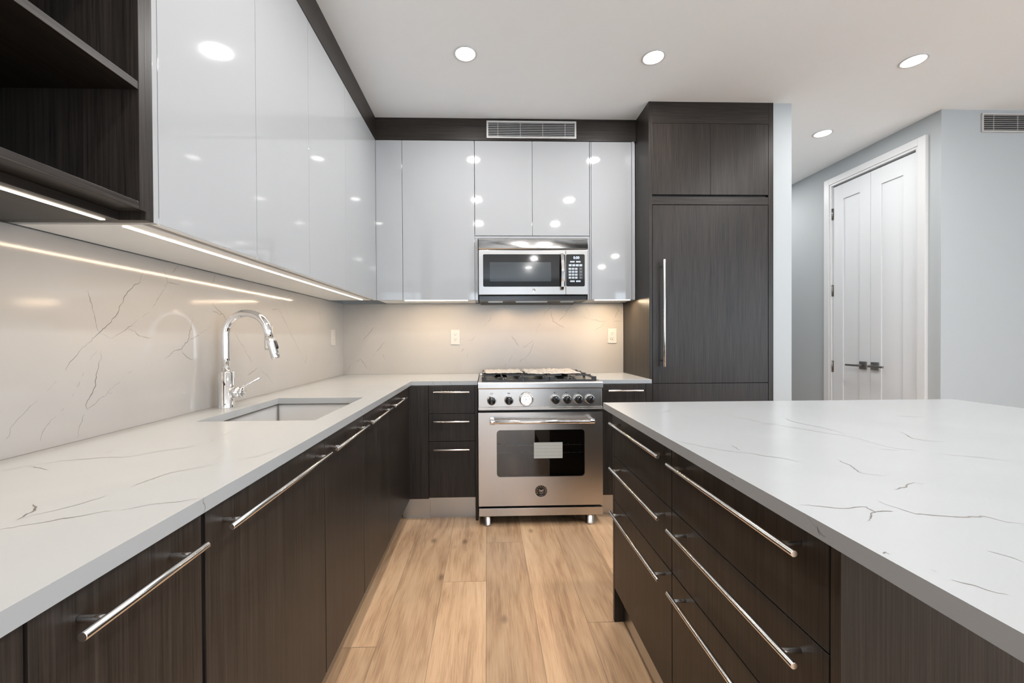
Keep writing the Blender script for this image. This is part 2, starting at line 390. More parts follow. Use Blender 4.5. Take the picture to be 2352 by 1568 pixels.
VEINS_ISLAND = [
 [(0.583,1.695),(0.632,1.611),(0.698,1.585),(0.706,1.52),(0.764,1.505)],
 [(0.655,1.495),(0.708,1.541)],
 [(0.831,1.493),(0.843,1.417),(0.884,1.363),(0.894,1.29),(0.918,1.254),(0.953,1.198),(0.976,1.142),(1.0,1.118),(1.012,1.077),(1.002,1.008),(1.024,0.971),(1.08,0.924),(1.127,0.894),(1.174,0.856)],
 [(1.02,1.362),(1.003,1.308),(1.026,1.207),(1.025,1.139)],
 [(0.85,1.257),(0.936,1.288)],
 [(0.504,1.086),(0.529,1.051),(0.548,1.022),(0.578,0.988),(0.603,0.966),(0.636,0.952),(0.648,0.935),(0.673,0.913),(0.69,0.883)],
 [(0.631,1.027),(0.618,0.974)],
 [(1.203,1.147),(1.155,1.07),(1.177,1.042),(1.215,1.03),(1.261,1.005),(1.376,1.003)],
 [(1.319,1.56),(1.324,1.464),(1.423,1.384),(1.525,1.333)],
 [(0.792,0.895),(0.781,0.854),(0.762,0.811),(0.771,0.795),(0.792,0.786)],
 [(0.739,0.718),(0.768,0.725),(0.807,0.748),(0.823,0.742)],
 [(0.66,0.664),(0.663,0.644),(0.67,0.615),(0.701,0.61),(0.715,0.601),(0.748,0.603),(0.767,0.604),(0.777,0.584),(0.792,0.577)],
 [(0.519,0.66),(0.552,0.649),(0.576,0.644),(0.616,0.646),(0.613,0.626),(0.571,0.595)],
 [(0.613,0.626),(0.643,0.625)],
 [(0.493,0.499),(0.512,0.509),(0.512,0.502)],
 [(0.493,0.499),(0.49,0.489)],
 [(0.645,0.504),(0.651,0.492),(0.658,0.479)],
 [(0.527,0.446),(0.542,0.432),(0.559,0.419)],
 [(0.528,0.467),(0.528,0.462)],
 [(0.957,0.992),(0.958,0.983)],
 [(0.968,0.974),(1.001,0.964)]]

# ------------------------------------------------------------------ the room
X1R, Y0R = 5.6, -5.2
rf = random.Random(11)
bm = bmesh.new(); PL = bm.faces.layers.float.new('plank'); TL = bm.faces.layers.float.new('tone')
seam_x = [-0.011 + 0.2125*k for k in range(-6, 28)]
known = {-3: [1.58], -2: [0.4, 3.0], -1: [1.992], 0: [2.369, 0.55], 1: [3.1, 1.0], 2: [1.684]}
for k in range(-6, 27):
    xa, xb = -0.011 + 0.2125*k, -0.011 + 0.2125*(k+1)
    xa, xb = max(xa, XL), min(xb, X1R)
    if xb <= xa: continue
    js = list(known.get(k, [])); y = min(js) if js else rf.uniform(0, 1.9)
    y -= rf.uniform(1.5, 2.1)
    while y > Y0R: js.append(y); y -= rf.uniform(1.3, 2.1)
    y = max(js) + rf.uniform(1.6, 2.2)
    while y < 5.1: js.append(y); y += rf.uniform(1.5, 2.1)
    js = sorted(set([Y0R, 5.1] + [j for j in js if Y0R < j < 5.1]))
    for a, b in zip(js[:-1], js[1:]):
        g = 0.0008
        vs = [bm.verts.new(c) for c in ((xa+g, a+g, 0), (xb-g, a+g, 0), (xb-g, b-g, 0), (xa+g, b-g, 0))]
        f = bm.faces.new(vs); f[PL] = rf.random(); f[TL] = rf.choice([0.86, 0.93, 1.0, 1.04, 1.1, 1.18]) * rf.uniform(0.97, 1.03)
vs = [bm.verts.new(c) for c in ((XL-.1, Y0R-.1, -0.0012), (X1R+.1, Y0R-.1, -0.0012), (X1R+.1, 5.2, -0.0012), (XL-.1, 5.2, -0.0012))]
f = bm.faces.new(vs); f.material_index = 1
bx(bm, XL-.1, X1R+.1, Y0R-.1, 5.2, -0.08, -0.002, 1)
struct('floor', bm, [OAK, plain('plank_joint', (0.20, 0.13, 0.08), 0.6)])
bm = bmesh.new(); bx(bm, XL-.1, X1R+.1, Y0R-.1, 5.2, H, H+.1); struct('ceiling', bm, CEIL)
bm = bmesh.new(); bx(bm, XL-.1, XL, Y0R-.1, YW+.1, 0, H); struct('wall_left', bm, PAINT)
bm = bmesh.new(); bx(bm, XL, 1.966, YW, YW+.1, 0, H); struct('wall_back', bm, PAINT)
bm = bmesh.new(); bx(bm, 1.966, XCOL, 2.737, 5.0, 0, H); struct('wall_middle', bm, PAINT)
bm = bmesh.new(); bx(bm, XCOL, XDW+.1, 5.0, 5.1, 0, H); struct('wall_hall', bm, PAINT)
bm = bmesh.new()      # wall with the closet door opening
D0, D1, DZ = 2.945, 3.680, 2.580
bx(bm, XDW, XDW+.12, YDW, D0-.012, 0, H); bx(bm, XDW, XDW+.12, D1+.012, 5.0, 0, H); bx(bm, XDW, XDW+.12, D0-.012, D1+.012, DZ+.012, H)
bx(bm, XDW+.09, XDW+.12, D0-.012, D1+.012, 0, DZ+.012)
struct('wall_closet', bm, PAINT)
bm = bmesh.new(); bx(bm, XDW+.12, X1R, YDW, YDW+.12, 0, H); struct('wall_far_right', bm, PAINT)
# rear and right walls with windows to the daylight
def wall_with_hole(name, ax, pos, th, a0, a1, holes):
    bm = bmesh.new()
    def b(u0, u1, z0, z1):
        if ax == 'y': bx(bm, u0, u1, pos, pos+th, z0, z1)
        else: bx(bm, pos, pos+th, u0, u1, z0, z1)
    u = a0
    for h0, h1, z0, z1 in holes:
        b(u, h0, 0, H); b(h0, h1, 0, z0); b(h0, h1, z1, H); u = h1
    b(u, a1, 0, H)
    return struct(name, bm, PAINT)
WIN1 = [(-0.5, 1.3, 0.35, 2.5), (3.5, 5.1, 0.35, 2.5)]
WIN2 = [(-4.6, -2.4, 0.25, 2.5), (-2.0, -0.3, 0.25, 2.5)]
wall_with_hole('wall_rear', 'y', Y0R-.1, .1, XL, X1R, WIN1)
wall_with_hole('wall_right', 'x', X1R, .1, Y0R, YDW+.12, WIN2)
n = 0
for ax, pos, wins in (('y', Y0R-.06, WIN1), ('x', X1R+.02, WIN2)):
    for u0, u1, z0, z1 in wins:
        n += 1; bm = bmesh.new()
        def b(a, c, d, e):
            if ax == 'y': bx(bm, a, c, pos, pos+.05, d, e)
            else: bx(bm, pos, pos+.05, a, c, d, e)
        t = 0.05; mid = (u0+u1)/2
        b(u0, u1, z0, z0+t); b(u0, u1, z1-t, z1); b(u0, u0+t, z0+t, z1-t); b(u1-t, u1, z0+t, z1-t); b(mid-t/2, mid+t/2, z0+t, z1-t)
        struct('window_%d' % n, bm, TRIMW)
        ld = bpy.data.lights.new('sky_portal', 'AREA'); ld.shape = 'RECTANGLE'; ld.size = u1-u0; ld.size_y = z1-z0; ld.cycles.is_portal = True
        lo = bpy.data.objects.new('sky_portal', ld); C.objects.link(lo)
        if ax == 'y': lo.location = (mid, pos-.05, (z0+z1)/2); lo.rotation_euler = (PI/2, 0, PI)
        else: lo.location = (pos+.1, mid, (z0+z1)/2); lo.rotation_euler = (PI/2, 0, PI/2)
def base_board(name, x0, x1, y0, y1):
    bm = bmesh.new(); bx(bm, x0, x1, y0, y1, 0, 0.13); o = struct(name, bm, TRIMW, None, 0.003)
base_board('baseboard_far_right', XDW-.012, X1R, YDW-.014, YDW)
base_board('baseboard_closet', XDW-.014, XDW, D1+.09, 5.0)
base_board('baseboard_hall', XCOL, XDW-.014, 4.986, 5.0)
base_board('baseboard_middle', XCOL, XCOL+.014, 2.737, 4.986)

# closet door with casing
cas = bpy.data.objects.new('door_1', None); C.objects.link(cas); cas.location = (XDW, 3.31, 0); cas['kind'] = 'structure'
bm = bmesh.new()
c0, c1, cz = 2.868, 3.757, 2.655
bx(bm, XDW-.025, XDW, c0, c0+.055, 0, cz); bx(bm, XDW-.025, XDW, c1-.055, c1, 0, cz); bx(bm, XDW-.025, XDW, c0+.055, c1-.055, cz-.055, cz)
bx(bm, XDW-.018, XDW, c0+.055, D0-.004, 0, cz-.055); bx(bm, XDW-.018, XDW, D1+.004, c1-.055, 0, cz-.055); bx(bm, XDW-.018, XDW, D0-.004, D1+.004, DZ+.002, cz-.055)
bx(bm, XDW, XDW+.09, D0-.011, D0-.004, 0, DZ+.010); bx(bm, XDW, XDW+.09, D1+.004, D1+.011, 0, DZ+.010); bx(bm, XDW, XDW+.09, D0-.004, D1+.004, DZ+.003, DZ+.010)
obj('door_casing', bm, TRIMW, cas, 0.0015)
def leaf(y0, y1, p0, p1, rose, lever_to, hy):
    bm = bmesh.new(); xf = XDW-.002; z1 = DZ-.012
    bx(bm, xf+.010, xf+.036, y0, y1, 0.012, z1)
    bx(bm, xf, xf+.010, y0, p0, 0.012, z1); bx(bm, xf, xf+.010, p1, y1, 0.012, z1)
    bx(bm, xf, xf+.010, p0, p1, 0.012, 0.30); bx(bm, xf, xf+.010, p0, p1, 2.435, z1)
    lf = obj('door_leaf', bm, DOORW, cas, 0.0008)
    for z in (0.92, 1.62, 2.325):
        bm = bmesh.new(); cyl(bm, (xf-.006, hy, z-.052), (xf-.006, hy, z+.052), 0.0065, seg=12)
        bx(bm, xf-.002, xf+.001, hy-.012, hy+.012, z-.052, z+.052)
        obj('hinge', bm, DKMET, lf)
    bm = bmesh.new(); bx(bm, xf-.010, xf, rose-.033, rose+.033, 0.915, 0.981)
    cyl(bm, (xf-.010, rose, .948), (xf-.052, rose, .948), 0.011)
    s = 1 if lever_to > rose else -1
    bx(bm, xf-.060, xf-.046, rose-s*.012, lever_to, 0.938, 0.955)
    obj('lever_handle', bm, DKMET, lf, 0.003, 'dark nickel lever on a square rose')
leaf(D0, 3.3105, 3.047, 3.22, 3.268, 3.150, D0-.004)
leaf(3.3135, D1, 3.413, 3.575, 3.374, 3.490, D1+.004)

# ------------------------------------------------------------------ recessed ceiling lamps
def downlight(x, y, label, k=1.0, power=DOWN):
    t = thing('recessed_downlight', label, 'ceiling light', (x, y, H), 'recessed ceiling downlights')
    bm = bmesh.new()
    lathe(bm, [(0.054, 0.0), (0.064, -0.0005), (0.066, -0.003), (0.063, -0.0045), (0.056, -0.004), (0.054, -0.001)], Matrix.Translation((x, y, H)))
    obj('trim_ring', bm, TRIMW, t)
    bm = bmesh.new(); lathe(bm, [(0.0005, -0.0052), (0.03, -0.0050), (0.054, -0.0035), (0.0545, -0.0005)], Matrix.Translation((x, y, H)))
    obj('diffuser', bm, LAMPM, t)
    ld = bpy.data.lights.new('lamp_light', 'AREA'); ld.shape = 'DISK'; ld.size = 0.106; ld.energy = power * k; ld.color = (1.0, 0.98, 0.965)
    lo = bpy.data.objects.new('lamp_light', ld); C.objects.link(lo); lo.parent = t; lo.location = (0, 0, -0.0075)
for a in ((-0.113, 2.297, 'round recessed ceiling light, leftmost one on the white ceiling in front of the long vent'),
          (0.957, 2.303, 'round recessed ceiling light just in front of the tall dark refrigerator cabinet'),
          (2.483, 2.300, 'large rightmost recessed ceiling light, above the far right end of the island', 0.75),
          (2.646, 3.131, 'small recessed ceiling light in the hall near the white double doors', 0.42),
          (2.646, 4.30, 'unseen ceiling light added further down the hall, hidden behind the tall cabinet', 0.8),  # unseen lamp added to give the hall more light
          (-0.11, 1.26, 'recessed ceiling light above the camera, seen mirrored in the white doors left of the vent'),
          (0.955, 1.26, 'recessed ceiling light above the island front, seen only as a mirror image'),
          (-0.11, 0.285, 'recessed ceiling light nearest behind the aisle, seen only as a mirror image'),
          (0.955, 0.285, 'recessed ceiling light over the near end of the island, seen only as a mirror image'),
          (2.48, 1.26, 'added fill light in the ceiling over the right side of the island, outside the picture'),  # added lamp, lifts the dark right part of the ceiling
          (2.48, 0.285, 'added fill light in the ceiling beyond the near right corner of the island, outside the picture'),  # second lamp added to brighten the ceiling on the right
          (0.94, -2.23, 'living room recessed ceiling light, mirrored high in the microwave door'),
          (0.94, -3.27, 'living room recessed ceiling light, mirrored low in the microwave door'),
          (2.50, -1.93, 'living room recessed ceiling light, mirrored in the narrow right upper door'),
          (2.57, -3.10, 'living room recessed ceiling light furthest from the kitchen')):
    downlight(*a)

# ------------------------------------------------------------------ handles
def handle(parent, axis, a0, a1, x, y, z, face, inset=0.033, r=0.0058, name='handle'):
    """bar from a0 to a1 along axis through (x,y,z); posts run to the panel face"""
    bm = bmesh.new()
    def P(a, d=None):
        if axis == 'y': return (x if d is None else d, a, z)
        if axis == 'x': return (a, y if d is None else d, z)
        return (x, y if d is None else d, a)
    cyl(bm, P(a0), P(a1), r, seg=20)
    for a in (a0 + inset, a1 - inset): cyl(bm, P(a), P(a, face), r*0.85, seg=14)
    return obj(name, bm, BAR, parent, 0.0006, 'satin nickel bar handle')

# ------------------------------------------------------------------ countertops with veins
SK = (-0.997, -0.595, 1.418, 1.965)     # sink cut-out
bm = bmesh.new()
z0, z1 = CT-TH, CT
def slab(bm, xs, ys, keep):
    vt, vb = {}, {}
    def g(d, i, j, z):
        if (i, j) not in d: d[(i, j)] = bm.verts.new((xs[i], ys[j], z))
        return d[(i, j)]
    K = {(i, j) for i in range(len(xs)-1) for j in range(len(ys)-1) if keep(i, j)}
    for i, j in K:
        bm.faces.new([g(vt, *q, z1) for q in ((i, j), (i+1, j), (i+1, j+1), (i, j+1))])
        bm.faces.new([g(vb, *q, z0) for q in ((i, j+1), (i+1, j+1), (i+1, j), (i, j))])
        for (di, dj, p, q) in ((-1, 0, (i, j+1), (i, j)), (1, 0, (i+1, j), (i+1, j+1)), (0, -1, (i, j), (i+1, j)), (0, 1, (i+1, j+1), (i, j+1))):
            if (i+di, j+dj) not in K:
                bm.faces.new([g(vb, *p, z0), g(vb, *q, z0), g(vt, *q, z1), g(vt, *p, z1)])
slab(bm, [XL+.001, SK[0], SK[1], XC, -0.0645], [-0.25, SK[2], SK[3], YC, YW-.001],
     lambda i, j: (i <= 2 or j == 3) and not (i == 1 and j == 1))
nc = len(bm.faces)
rv = random.Random(5)
def not_sink(p): return not (SK[0]-.004 < p.x < SK[1]+.004 and SK[2]-.004 < p.y < SK[3]+.004) and p.x < XC-.002
ct = obj('countertop', bm, [QTOP, VEIN], None)
def vein_child(host_bm): pass
tag(ct, 'long L-shaped white quartz countertop with sink cut-out, on the dark left cabinets', 'countertop')
def add_veins(o, lines, to3, width, clip=None, seed=1, mats=None):
    b = bmesh.new(); b.from_mesh(o.data); veins(b, lines, to3, random.Random(seed), width, 1, clip); b.to_mesh(o.data); b.free()
add_veins(ct, VEINS_COUNTER + [[(-0.4, 2.85), (-0.3, 2.80), (-0.2, 2.76)], [(-0.8, 2.2), (-0.7, 2.5), (-0.66, 2.9)], [(-0.9, 0.1), (-0.7, 0.25), (-0.6, 0.4)]],
          lambda p: (p.x, p.y, CT+.00012), 0.0026, not_sink, 3)
b = bmesh.new(); b.from_mesh(ct.data)
veins(b, [[(0.728, z1-.001), (0.733, z0+.008), (0.730, z0+.001)], [(1.30, z1-.001), (1.315, z0+.012), (1.31, z0+.003)], [(1.62, z1-.002), (1.64, z1-.012), (1.63, z1-.02)]], lambda p: (XC+.00012, p.x, p.y), random.Random(2), 0.0014)
veins(b, [[(-0.36, z1-.001), (-0.35, z0+.001)], [(-0.25, z1-.001), (-0.235, z0+.004)]], lambda p: (p.x, YC-.00012, p.y), random.Random(8), 0.002)
b.to_mesh(ct.data); b.free()
bm = bmesh.new(); bx(bm, 0.742, XF0-.001, YC, YW-.001, z0, z1); o = obj('countertop', bm, [QTOP, VEIN], None, 0.0012)
tag(o, 'short white quartz countertop between the range and the dark refrigerator cabinet', 'countertop')
bm = bmesh.new(); bx(bm, XI, XIR, 0.29, YI, z0, z1); o = obj('island_countertop', bm, [QTOP, VEIN], None)
tag(o, 'broad white veined quartz top of the kitchen island', 'countertop')
add_veins(o, VEINS_ISLAND + [[(0.8, 0.5), (0.95, 0.42), (1.2, 0.4)]], lambda p: (p.x, p.y, CT+.00012), 0.0025, lambda p: XI+.003 < p.x < XIR-.003 and 0.3 < p.y < YI-.003, 4)
b = bmesh.new(); b.from_mesh(o.data)
veins(b, [[(0.623, z1-.001), (0.60, z1-.012), (0.572, z0+.003), (0.576, z0+.006)], [(0.60, z1-.010), (0.595, z0+.006)], [(1.24, z1-.016), (1.255, z0+.004)], [(0.82, z1-.012), (0.805, z1-.014)]], lambda p: (XI-.00012, p.x, p.y), random.Random(2), 0.0016)
b.to_mesh(o.data); b.free()

# ------------------------------------------------------------------ backsplash slabs
bm = bmesh.new(); bx(bm, XL+.0005, XL+.012, -0.25, YW-.0125, CT+.0006, HB-.002)
o = obj('backsplash', bm, [QWALL, VEIN]); tag(o, 'tall white quartz backsplash with grey branching veins behind the faucet', 'backsplash')
add_veins(o, VEINS_LEFT_WALL, lambda p: (XL+.01212, p.x, p.y), 0.0018, lambda p: CT+.002 < p.y < HB-.003 and p.x < 3.24, 7)
bm = bmesh.new(); bx(bm, XL+.0005, XF0-.002, YW-.012, YW-.0005, CT+.0006, HB-.002)
o = obj('backsplash', bm, [QBACK, VEIN]); tag(o, 'white quartz backsplash with fine veins on the back wall behind the range', 'backsplash')
add_veins(o, VEINS_BACK_WALL, lambda p: (p.x, YW-.01212, p.y), 0.0018, lambda p: CT+.002 < p.y < HB-.003 and p.x < XF0-.004, 9)

def outlet(label, c, facing):
    t = thing('power_outlet', label, 'outlet', c, 'duplex wall outlets on the backsplash')
    bm = bmesh.new(); prism(bm, rrect(-.0355, .0355, -.059, .059, .004), -.006, 0)
    M = Matrix.Translation(c) @ (Matrix.Identity(4) if facing == 'y' else Matrix.Rotation(PI/2, 4, 'Z'))
    bmesh.ops.transform(bm, matrix=M, verts=bm.verts); obj('cover_plate', bm, PLATE, t, 0.001)
    for s in (-.0195, .0195):
        bm = bmesh.new(); prism(bm, rrect(-.0165, .0165, s-.0135, s+.0135, .007), -.0085, -.006)
        for q in (-.0065, .0065): bx(bm, q-.0012, q+.0012, -.0087, -.0084, s-.0005, s+.0075, 1)
        bx(bm, -.0022, .0022, -.0087, -.0084, s-.0095, s-.005, 1)
        bmesh.ops.transform(bm, matrix=M, verts=bm.verts); obj('socket', bm, [PLATE, SLOT], t)
    bm = bmesh.new()
    for s in (0,): cyl(bm, (0, -.0055, s), (0, -.0072, s), .003, seg=10)
    bmesh.ops.transform(bm, matrix=M, verts=bm.verts); obj('cover_screw', bm, VENTM, t)
outlet('white wall outlet on the back wall left of the range', (-0.254, YW-.0122, 1.206), 'y')
outlet('white wall outlet on the back wall between range and refrigerator cabinet', (1.008, YW-.0122, 1.210), 'y')
outlet('white wall outlet on the left wall, half hidden behind the faucet spout', (XL+.0122, 2.150, 1.206), 'x')
outlet('white wall outlet on the left wall close to the room corner', (XL+.0122, 3.030, 1.206), 'x')

# ------------------------------------------------------------------ left base cabinets
FT, FB = 0.8845, 0.145      # top and bottom of the fronts
YJ = [0.20, 0.4585, 0.4615, 0.7355, 0.7445, 1.2820, 1.2845, 1.6800, 1.6825, 2.1010, 2.1035, 2.6460]
def left_base(y0, y1, label, h, cat='cabinet', name='base_cabinet'):
    t = thing(name, label, cat, (XB-.3, (y0+y1)/2, 0), None)
    bm = bmesh.new(); xb, xf = XL+.014, XB-.021
    top = 0.68 if 'sink,' in label or 'of the sink' in label else FT
    bx(bm, xb, xf, y0+.0005, y0+.016, FB, top); bx(bm, xb, xf, y1-.016, y1-.0005, FB, top)      # open-topped carcass
    bx(bm, xb, xf, y0+.016, y1-.016, FB, FB+.016); bx(bm, xb, xb+.006, y0+.016, y1-.016, FB+.016, top)
    bx(bm, xf-.004, xf, y0+.016, y1-.016, FB+.016, 0.62)
    bx(bm, xb, xf-.045, y0+.001, y1-.001, 0.0, FB-.001)
    obj('carcass', bm, DARKIN, t)
    box('plinth', XB-.062, XB-.058, y0, y1, 0.0, FB-.003, TOE, t, label='brushed metal plinth')
    d = box('front_panel' if name == 'dishwasher' else 'door', XB-.0195, XB, y0+.0008, y1-.0008, FB, FT-.001, WZ, t, 0.0008)
    if h: handle(d, 'y', h[0], h[1], XB+.035, 0, 0.846, XB)
left_base(YJ[0], YJ[1], 'dark wood base cabinet at the bottom left corner, a sliver of door without handle', None)
left_base(YJ[2], YJ[3], 'narrow dark wood base cabinet nearest the camera on the left, with a short bar handle', (0.486, 0.699))
left_base(YJ[4], YJ[5], 'dishwasher behind a wide dark wood front with the longest left bar handle', (0.764, 1.248), 'dishwasher', 'dishwasher')
left_base(YJ[6], YJ[7], 'dark wood base cabinet under the near part of the sink, next to the dishwasher', (0.293+1, 1.639))
left_base(YJ[8], YJ[9], 'dark wood base cabinet under the far part of the sink, between two similar doors', (1.695, 2.044))
left_base(YJ[10], YJ[11], 'dark wood base cabinet beyond the sink, running into the inner corner', (2.112, 2.412))
bm = bmesh.new(); bx(bm, XL+.014, XB, -.25, 0.198, 0.0, FT); o = obj('end_cabinet', bm, WZ, None, .001)
tag(o, 'dark wood end unit of the left run under the near counter, outside the picture edge', 'cabinet')

# back run: corner filler and three-drawer unit
t = thing('corner_cabinet', 'dark wood blind corner cabinet with plain filler panel left of the drawers', 'cabinet', (-0.75, 2.95, 0))
bm = bmesh.new(); bx(bm, XL+.014, -0.3875, YB+.021, YW-.014, FB, FT); obj('carcass', bm, DARKIN, t)
box('filler_panel', XB-.02, -0.3875, YB+.001, YB+.020, FB, FT-.001, WZ, t, .0008)
bm = bmesh.new(); bx(bm, XB-.058, -0.386, YB+.052, YB+.058, 0, FB-.002); bx(bm, XB-.0575, -0.386, YB+.046, YB+.052, 0, .006); obj('plinth', bm, TOE, t, label='brushed metal plinth')
t = thing('drawer_cabinet', 'dark wood cabinet of three drawers left of the range', 'cabinet', (-0.23, 2.95, 0))
bm = bmesh.new(); bx(bm, -0.3865, -0.0825, YB+.021, YW-.014, FB, FT); obj('carcass', bm, DARKIN, t)
for za, zb, hz in ((0.7045, FT-.001, 0.844), (0.5225, 0.7015, 0.653), (0.152, 0.5195, 0.471)):
    d = box('drawer_front', -0.3840, -0.0840, YB, YB+.019, za, zb, WZ, t, .0008)
    handle(d, 'x', -0.350, -0.118, 0, YB-.035, hz+.003, YB)
box('plinth', -0.385, -0.082, YB+.052, YB+.058, 0, FB-.002, TOE, t, label='brushed metal plinth')
box('side_panel', -0.0815, -0.0635, YB-.004, YW-.014, 0.0, FT, WZ, t, .0008)
t = thing('drawer_cabinet', 'narrow dark wood cabinet with one drawer between the range and the refrigerator cabinet', 'cabinet', (0.92, 2.95, 0))
bm = bmesh.new(); bx(bm, 0.7445, 1.098, YB+.024, YW-.014, FB, FT); obj('carcass', bm, DARKIN, t)
d = box('drawer_front', 0.7465, 1.0500, YB, YB+.019, 0.7045, FT-.001, WZ, t, .0008)
handle(d, 'x', 0.790, 1.022, 0, YB-.035, .847, YB)
box('door', 0.7465, 1.0500, YB, YB+.019, 0.152, 0.7015, WZ, t, .0008)
box('filler_panel', 1.0535, 1.0985, YB+.004, YB+.022, FB, FT-.001, WZ, t, .0008)
box('plinth', 0.7445, 1.0985, YB+.052, YB+.058, 0, FB-.002, TOE, t, label='brushed metal plinth')

# ------------------------------------------------------------------ sink and faucet
t = thing('sink', 'undermount steel sink set in the left countertop', 'sink', (-0.796, 1.69, 0.68))
bm = bmesh.new(); e = 0.004; zb, zt = 0.690, z0-.0008
sx0, sx1, sy0, sy1 = SK[0]-e, SK[1]+e, SK[2]-e, SK[3]+e
bx(bm, sx0-.002, sx0, sy0, sy1, zb, zt); bx(bm, sx1, sx1+.002, sy0, sy1, zb, zt); bx(bm, sx0, sx1, sy0-.002, sy0, zb, zt); bx(bm, sx0, sx1, sy1, sy1+.002, zb, zt)
bx(bm, sx0, sx1, sy0, sy1, zb-.002, zb)
obj('basin', bm, SINKM, t)
bm = bmesh.new()
for q in ((sx0-.004, sx0+.006, sy0, sy1), (sx1-.006, sx1+.004, sy0, sy1), (sx0+.006, sx1-.006, sy0-.004, sy0+.006), (sx0+.006, sx1-.006, sy1-.006, sy1+.004)): bx(bm, *q, zt-.0045, zt-.0002)
for q in ((sx0, sy1-.006), (sx1-.006, sy1-.006), (sx0, sy0), (sx1-.006, sy0)): bx(bm, q[0], q[0]+.006, q[1], q[1]+.006, zb, zt-.0046)  # dark strips stand in for the shaded line in each basin corner
obj('rim_corner_shade', bm, DKMET, t, label='thin dark reveal under the stone, with dark strips for shade in the basin corners')
bm = bmesh.new(); lathe(bm, [(0.0005, 0), (0.03, 0.0005), (0.045, 0.002), (0.045, 0.0005), (0.0445, 0)], Matrix.Translation((-0.85, 1.69, zb))); obj('drain', bm, CHROME, t)

t = thing('faucet', 'tall polished chrome pull-down faucet standing behind the sink', 'faucet', (-1.081, 1.713, CT))
FX, FY = -1.081, 1.713
bm = bmesh.new(); lathe(bm, [(0.0315, 0.0), (0.0315, 0.002), (0.0305, 0.004), (0.0305, 0.1465), (0.0295, 0.1475), (0.018, 0.148)], Matrix.Translation((FX, FY, CT)), 40)
cyl(bm, (FX+.012, FY-.0295, CT+.017), (FX+.0125, FY-.0310, CT+.017), .0022, seg=10, mi=1)
obj('body', bm, [CHROME, SLOT], t)
R = 0.0855; cx, cz = FX + R, 1.303 - R
pts = [(FX, FY, CT+.146), (FX, FY, 1.12), (FX, FY, 1.17)]
for i in range(0, 31):
    a = PI - (PI - math.radians(16.0)) * i/30; pts.append((cx + R*math.cos(a), FY, cz + R*math.sin(a)))
d = Vector((math.sin(math.radians(16)), 0, -math.cos(math.radians(16)))); p0 = Vector(pts[-1])
pts += [tuple(p0 + d*.02), tuple(p0 + d*.046)]
bm = bmesh.new(); tube(bm, pts, 0.0158, 24); obj('spout', bm, CHROME, t)
h0 = p0 + d*.0465; h1 = p0 + d*.132
bm = bmesh.new(); tube(bm, [h0, h0 + d*.002, h0 + d*.02, h1 - d*.006, h1], [0.0150, 0.0162, 0.0166, 0.0172, 0.0160], 24)
hd = obj('spray_head', bm, CHROME, t)
side = Vector((math.cos(math.radians(16)), 0, math.sin(math.radians(16))))
bm = bmesh.new(); tube(bm, [h0 + d*.014 + side*.0155, h0 + d*.016 + side*.0175, h0 + d*.044 + side*.0178, h0 + d*.047 + side*.0155], [0.004, .0058, .0058, .004], 12); obj('spray_button', bm, BLKPL, hd)
zh = 0.976
bm = bmesh.new(); M = Matrix.Translation((FX+.029, FY, zh)) @ Matrix.Rotation(PI/2, 4, 'Y')
lathe(bm, [(0.0215, 0.0), (0.0225, 0.001), (0.0225, 0.024), (0.0210, 0.0245), (0.0210, 0.027), (0.0225, 0.0275), (0.0225, 0.040), (0.021, 0.042), (0.0005, 0.0425)], M, 32)
vb = obj('valve', bm, CHROME, t)
bm = bmesh.new(); tube(bm, [(FX+.062, FY, zh+.014), (FX+.070, FY, zh+.024), (FX+.138, FY, zh+.058)], [0.0042, 0.0042, 0.0038], 14); obj('lever', bm, CHROME, vb)

# ------------------------------------------------------------------ upper cabinets, left run
def under_panel(parent, y0, y1):
    bm = bmesh.new()
    bx(bm, XU-.020, XU-.0015, y0, y1, HB, HB+.016); bx(bm, XU-.040, XU-.020, y0, y1, HB+.010, HB+.016, 1); bx(bm, XL+.016, XU-.040, y0, y1, HB, HB+.016)
    obj('bottom_panel', bm, [CARC, SSY], parent)
def upper_left(y0, y1, doors, label, filler=None):
    t = thing('wall_cabinet', label, 'cabinet', (XL+.15, (y0+y1)/2, HB), 'white gloss wall cabinets')
    box('carcass', XL+.0125, XU-.021, y0, y1, HB+.0165, HU, CARC, t)
    under_panel(t, y0, y1)
    for a, b in doors: box('door', XU-.0195, XU, a, b, HB+.001, HU-.003, WHITE, t, .0007)
    if filler: box('end_panel', XL+.0125, XU, filler[0], filler[1], HB, HU, WHITE, t, .0006)
    return t
upper_left(1.0162, 1.8590, ((1.0178, 1.4395), (1.4420, 1.8585)), 'white glossy wall cabinet of two doors nearest the open dark shelf unit', (1.0005, 1.0155))
upper_left(1.8600, 2.9640, ((1.8610, 2.3320), (2.3345, 2.9642)), 'white glossy wall cabinet of two doors on the left wall running into the corner')
bm = bmesh.new(); bx(bm, XU-.099, XU-.086, 1.030, 2.925, HB-.0016, HB-.0002)
o = obj('led_strip', bm, LEDM); tag(o, 'long glowing warm LED strip under the white left wall cabinets', 'light strip')
def strip_light(parent, c, lx, ly, e):
    ld = bpy.data.lights.new('strip_light', 'AREA'); ld.shape = 'RECTANGLE'; ld.size = lx; ld.size_y = ly; ld.energy = e; ld.color = (1.0, 0.75, 0.49)
    lo = bpy.data.objects.new('strip_light', ld); C.objects.link(lo); lo.parent = parent; lo.location = Vector(c) - origin(parent)
strip_light(o, (XU-.0925, 1.978, HB-.0035), 0.012, 1.89, LED*1.89)

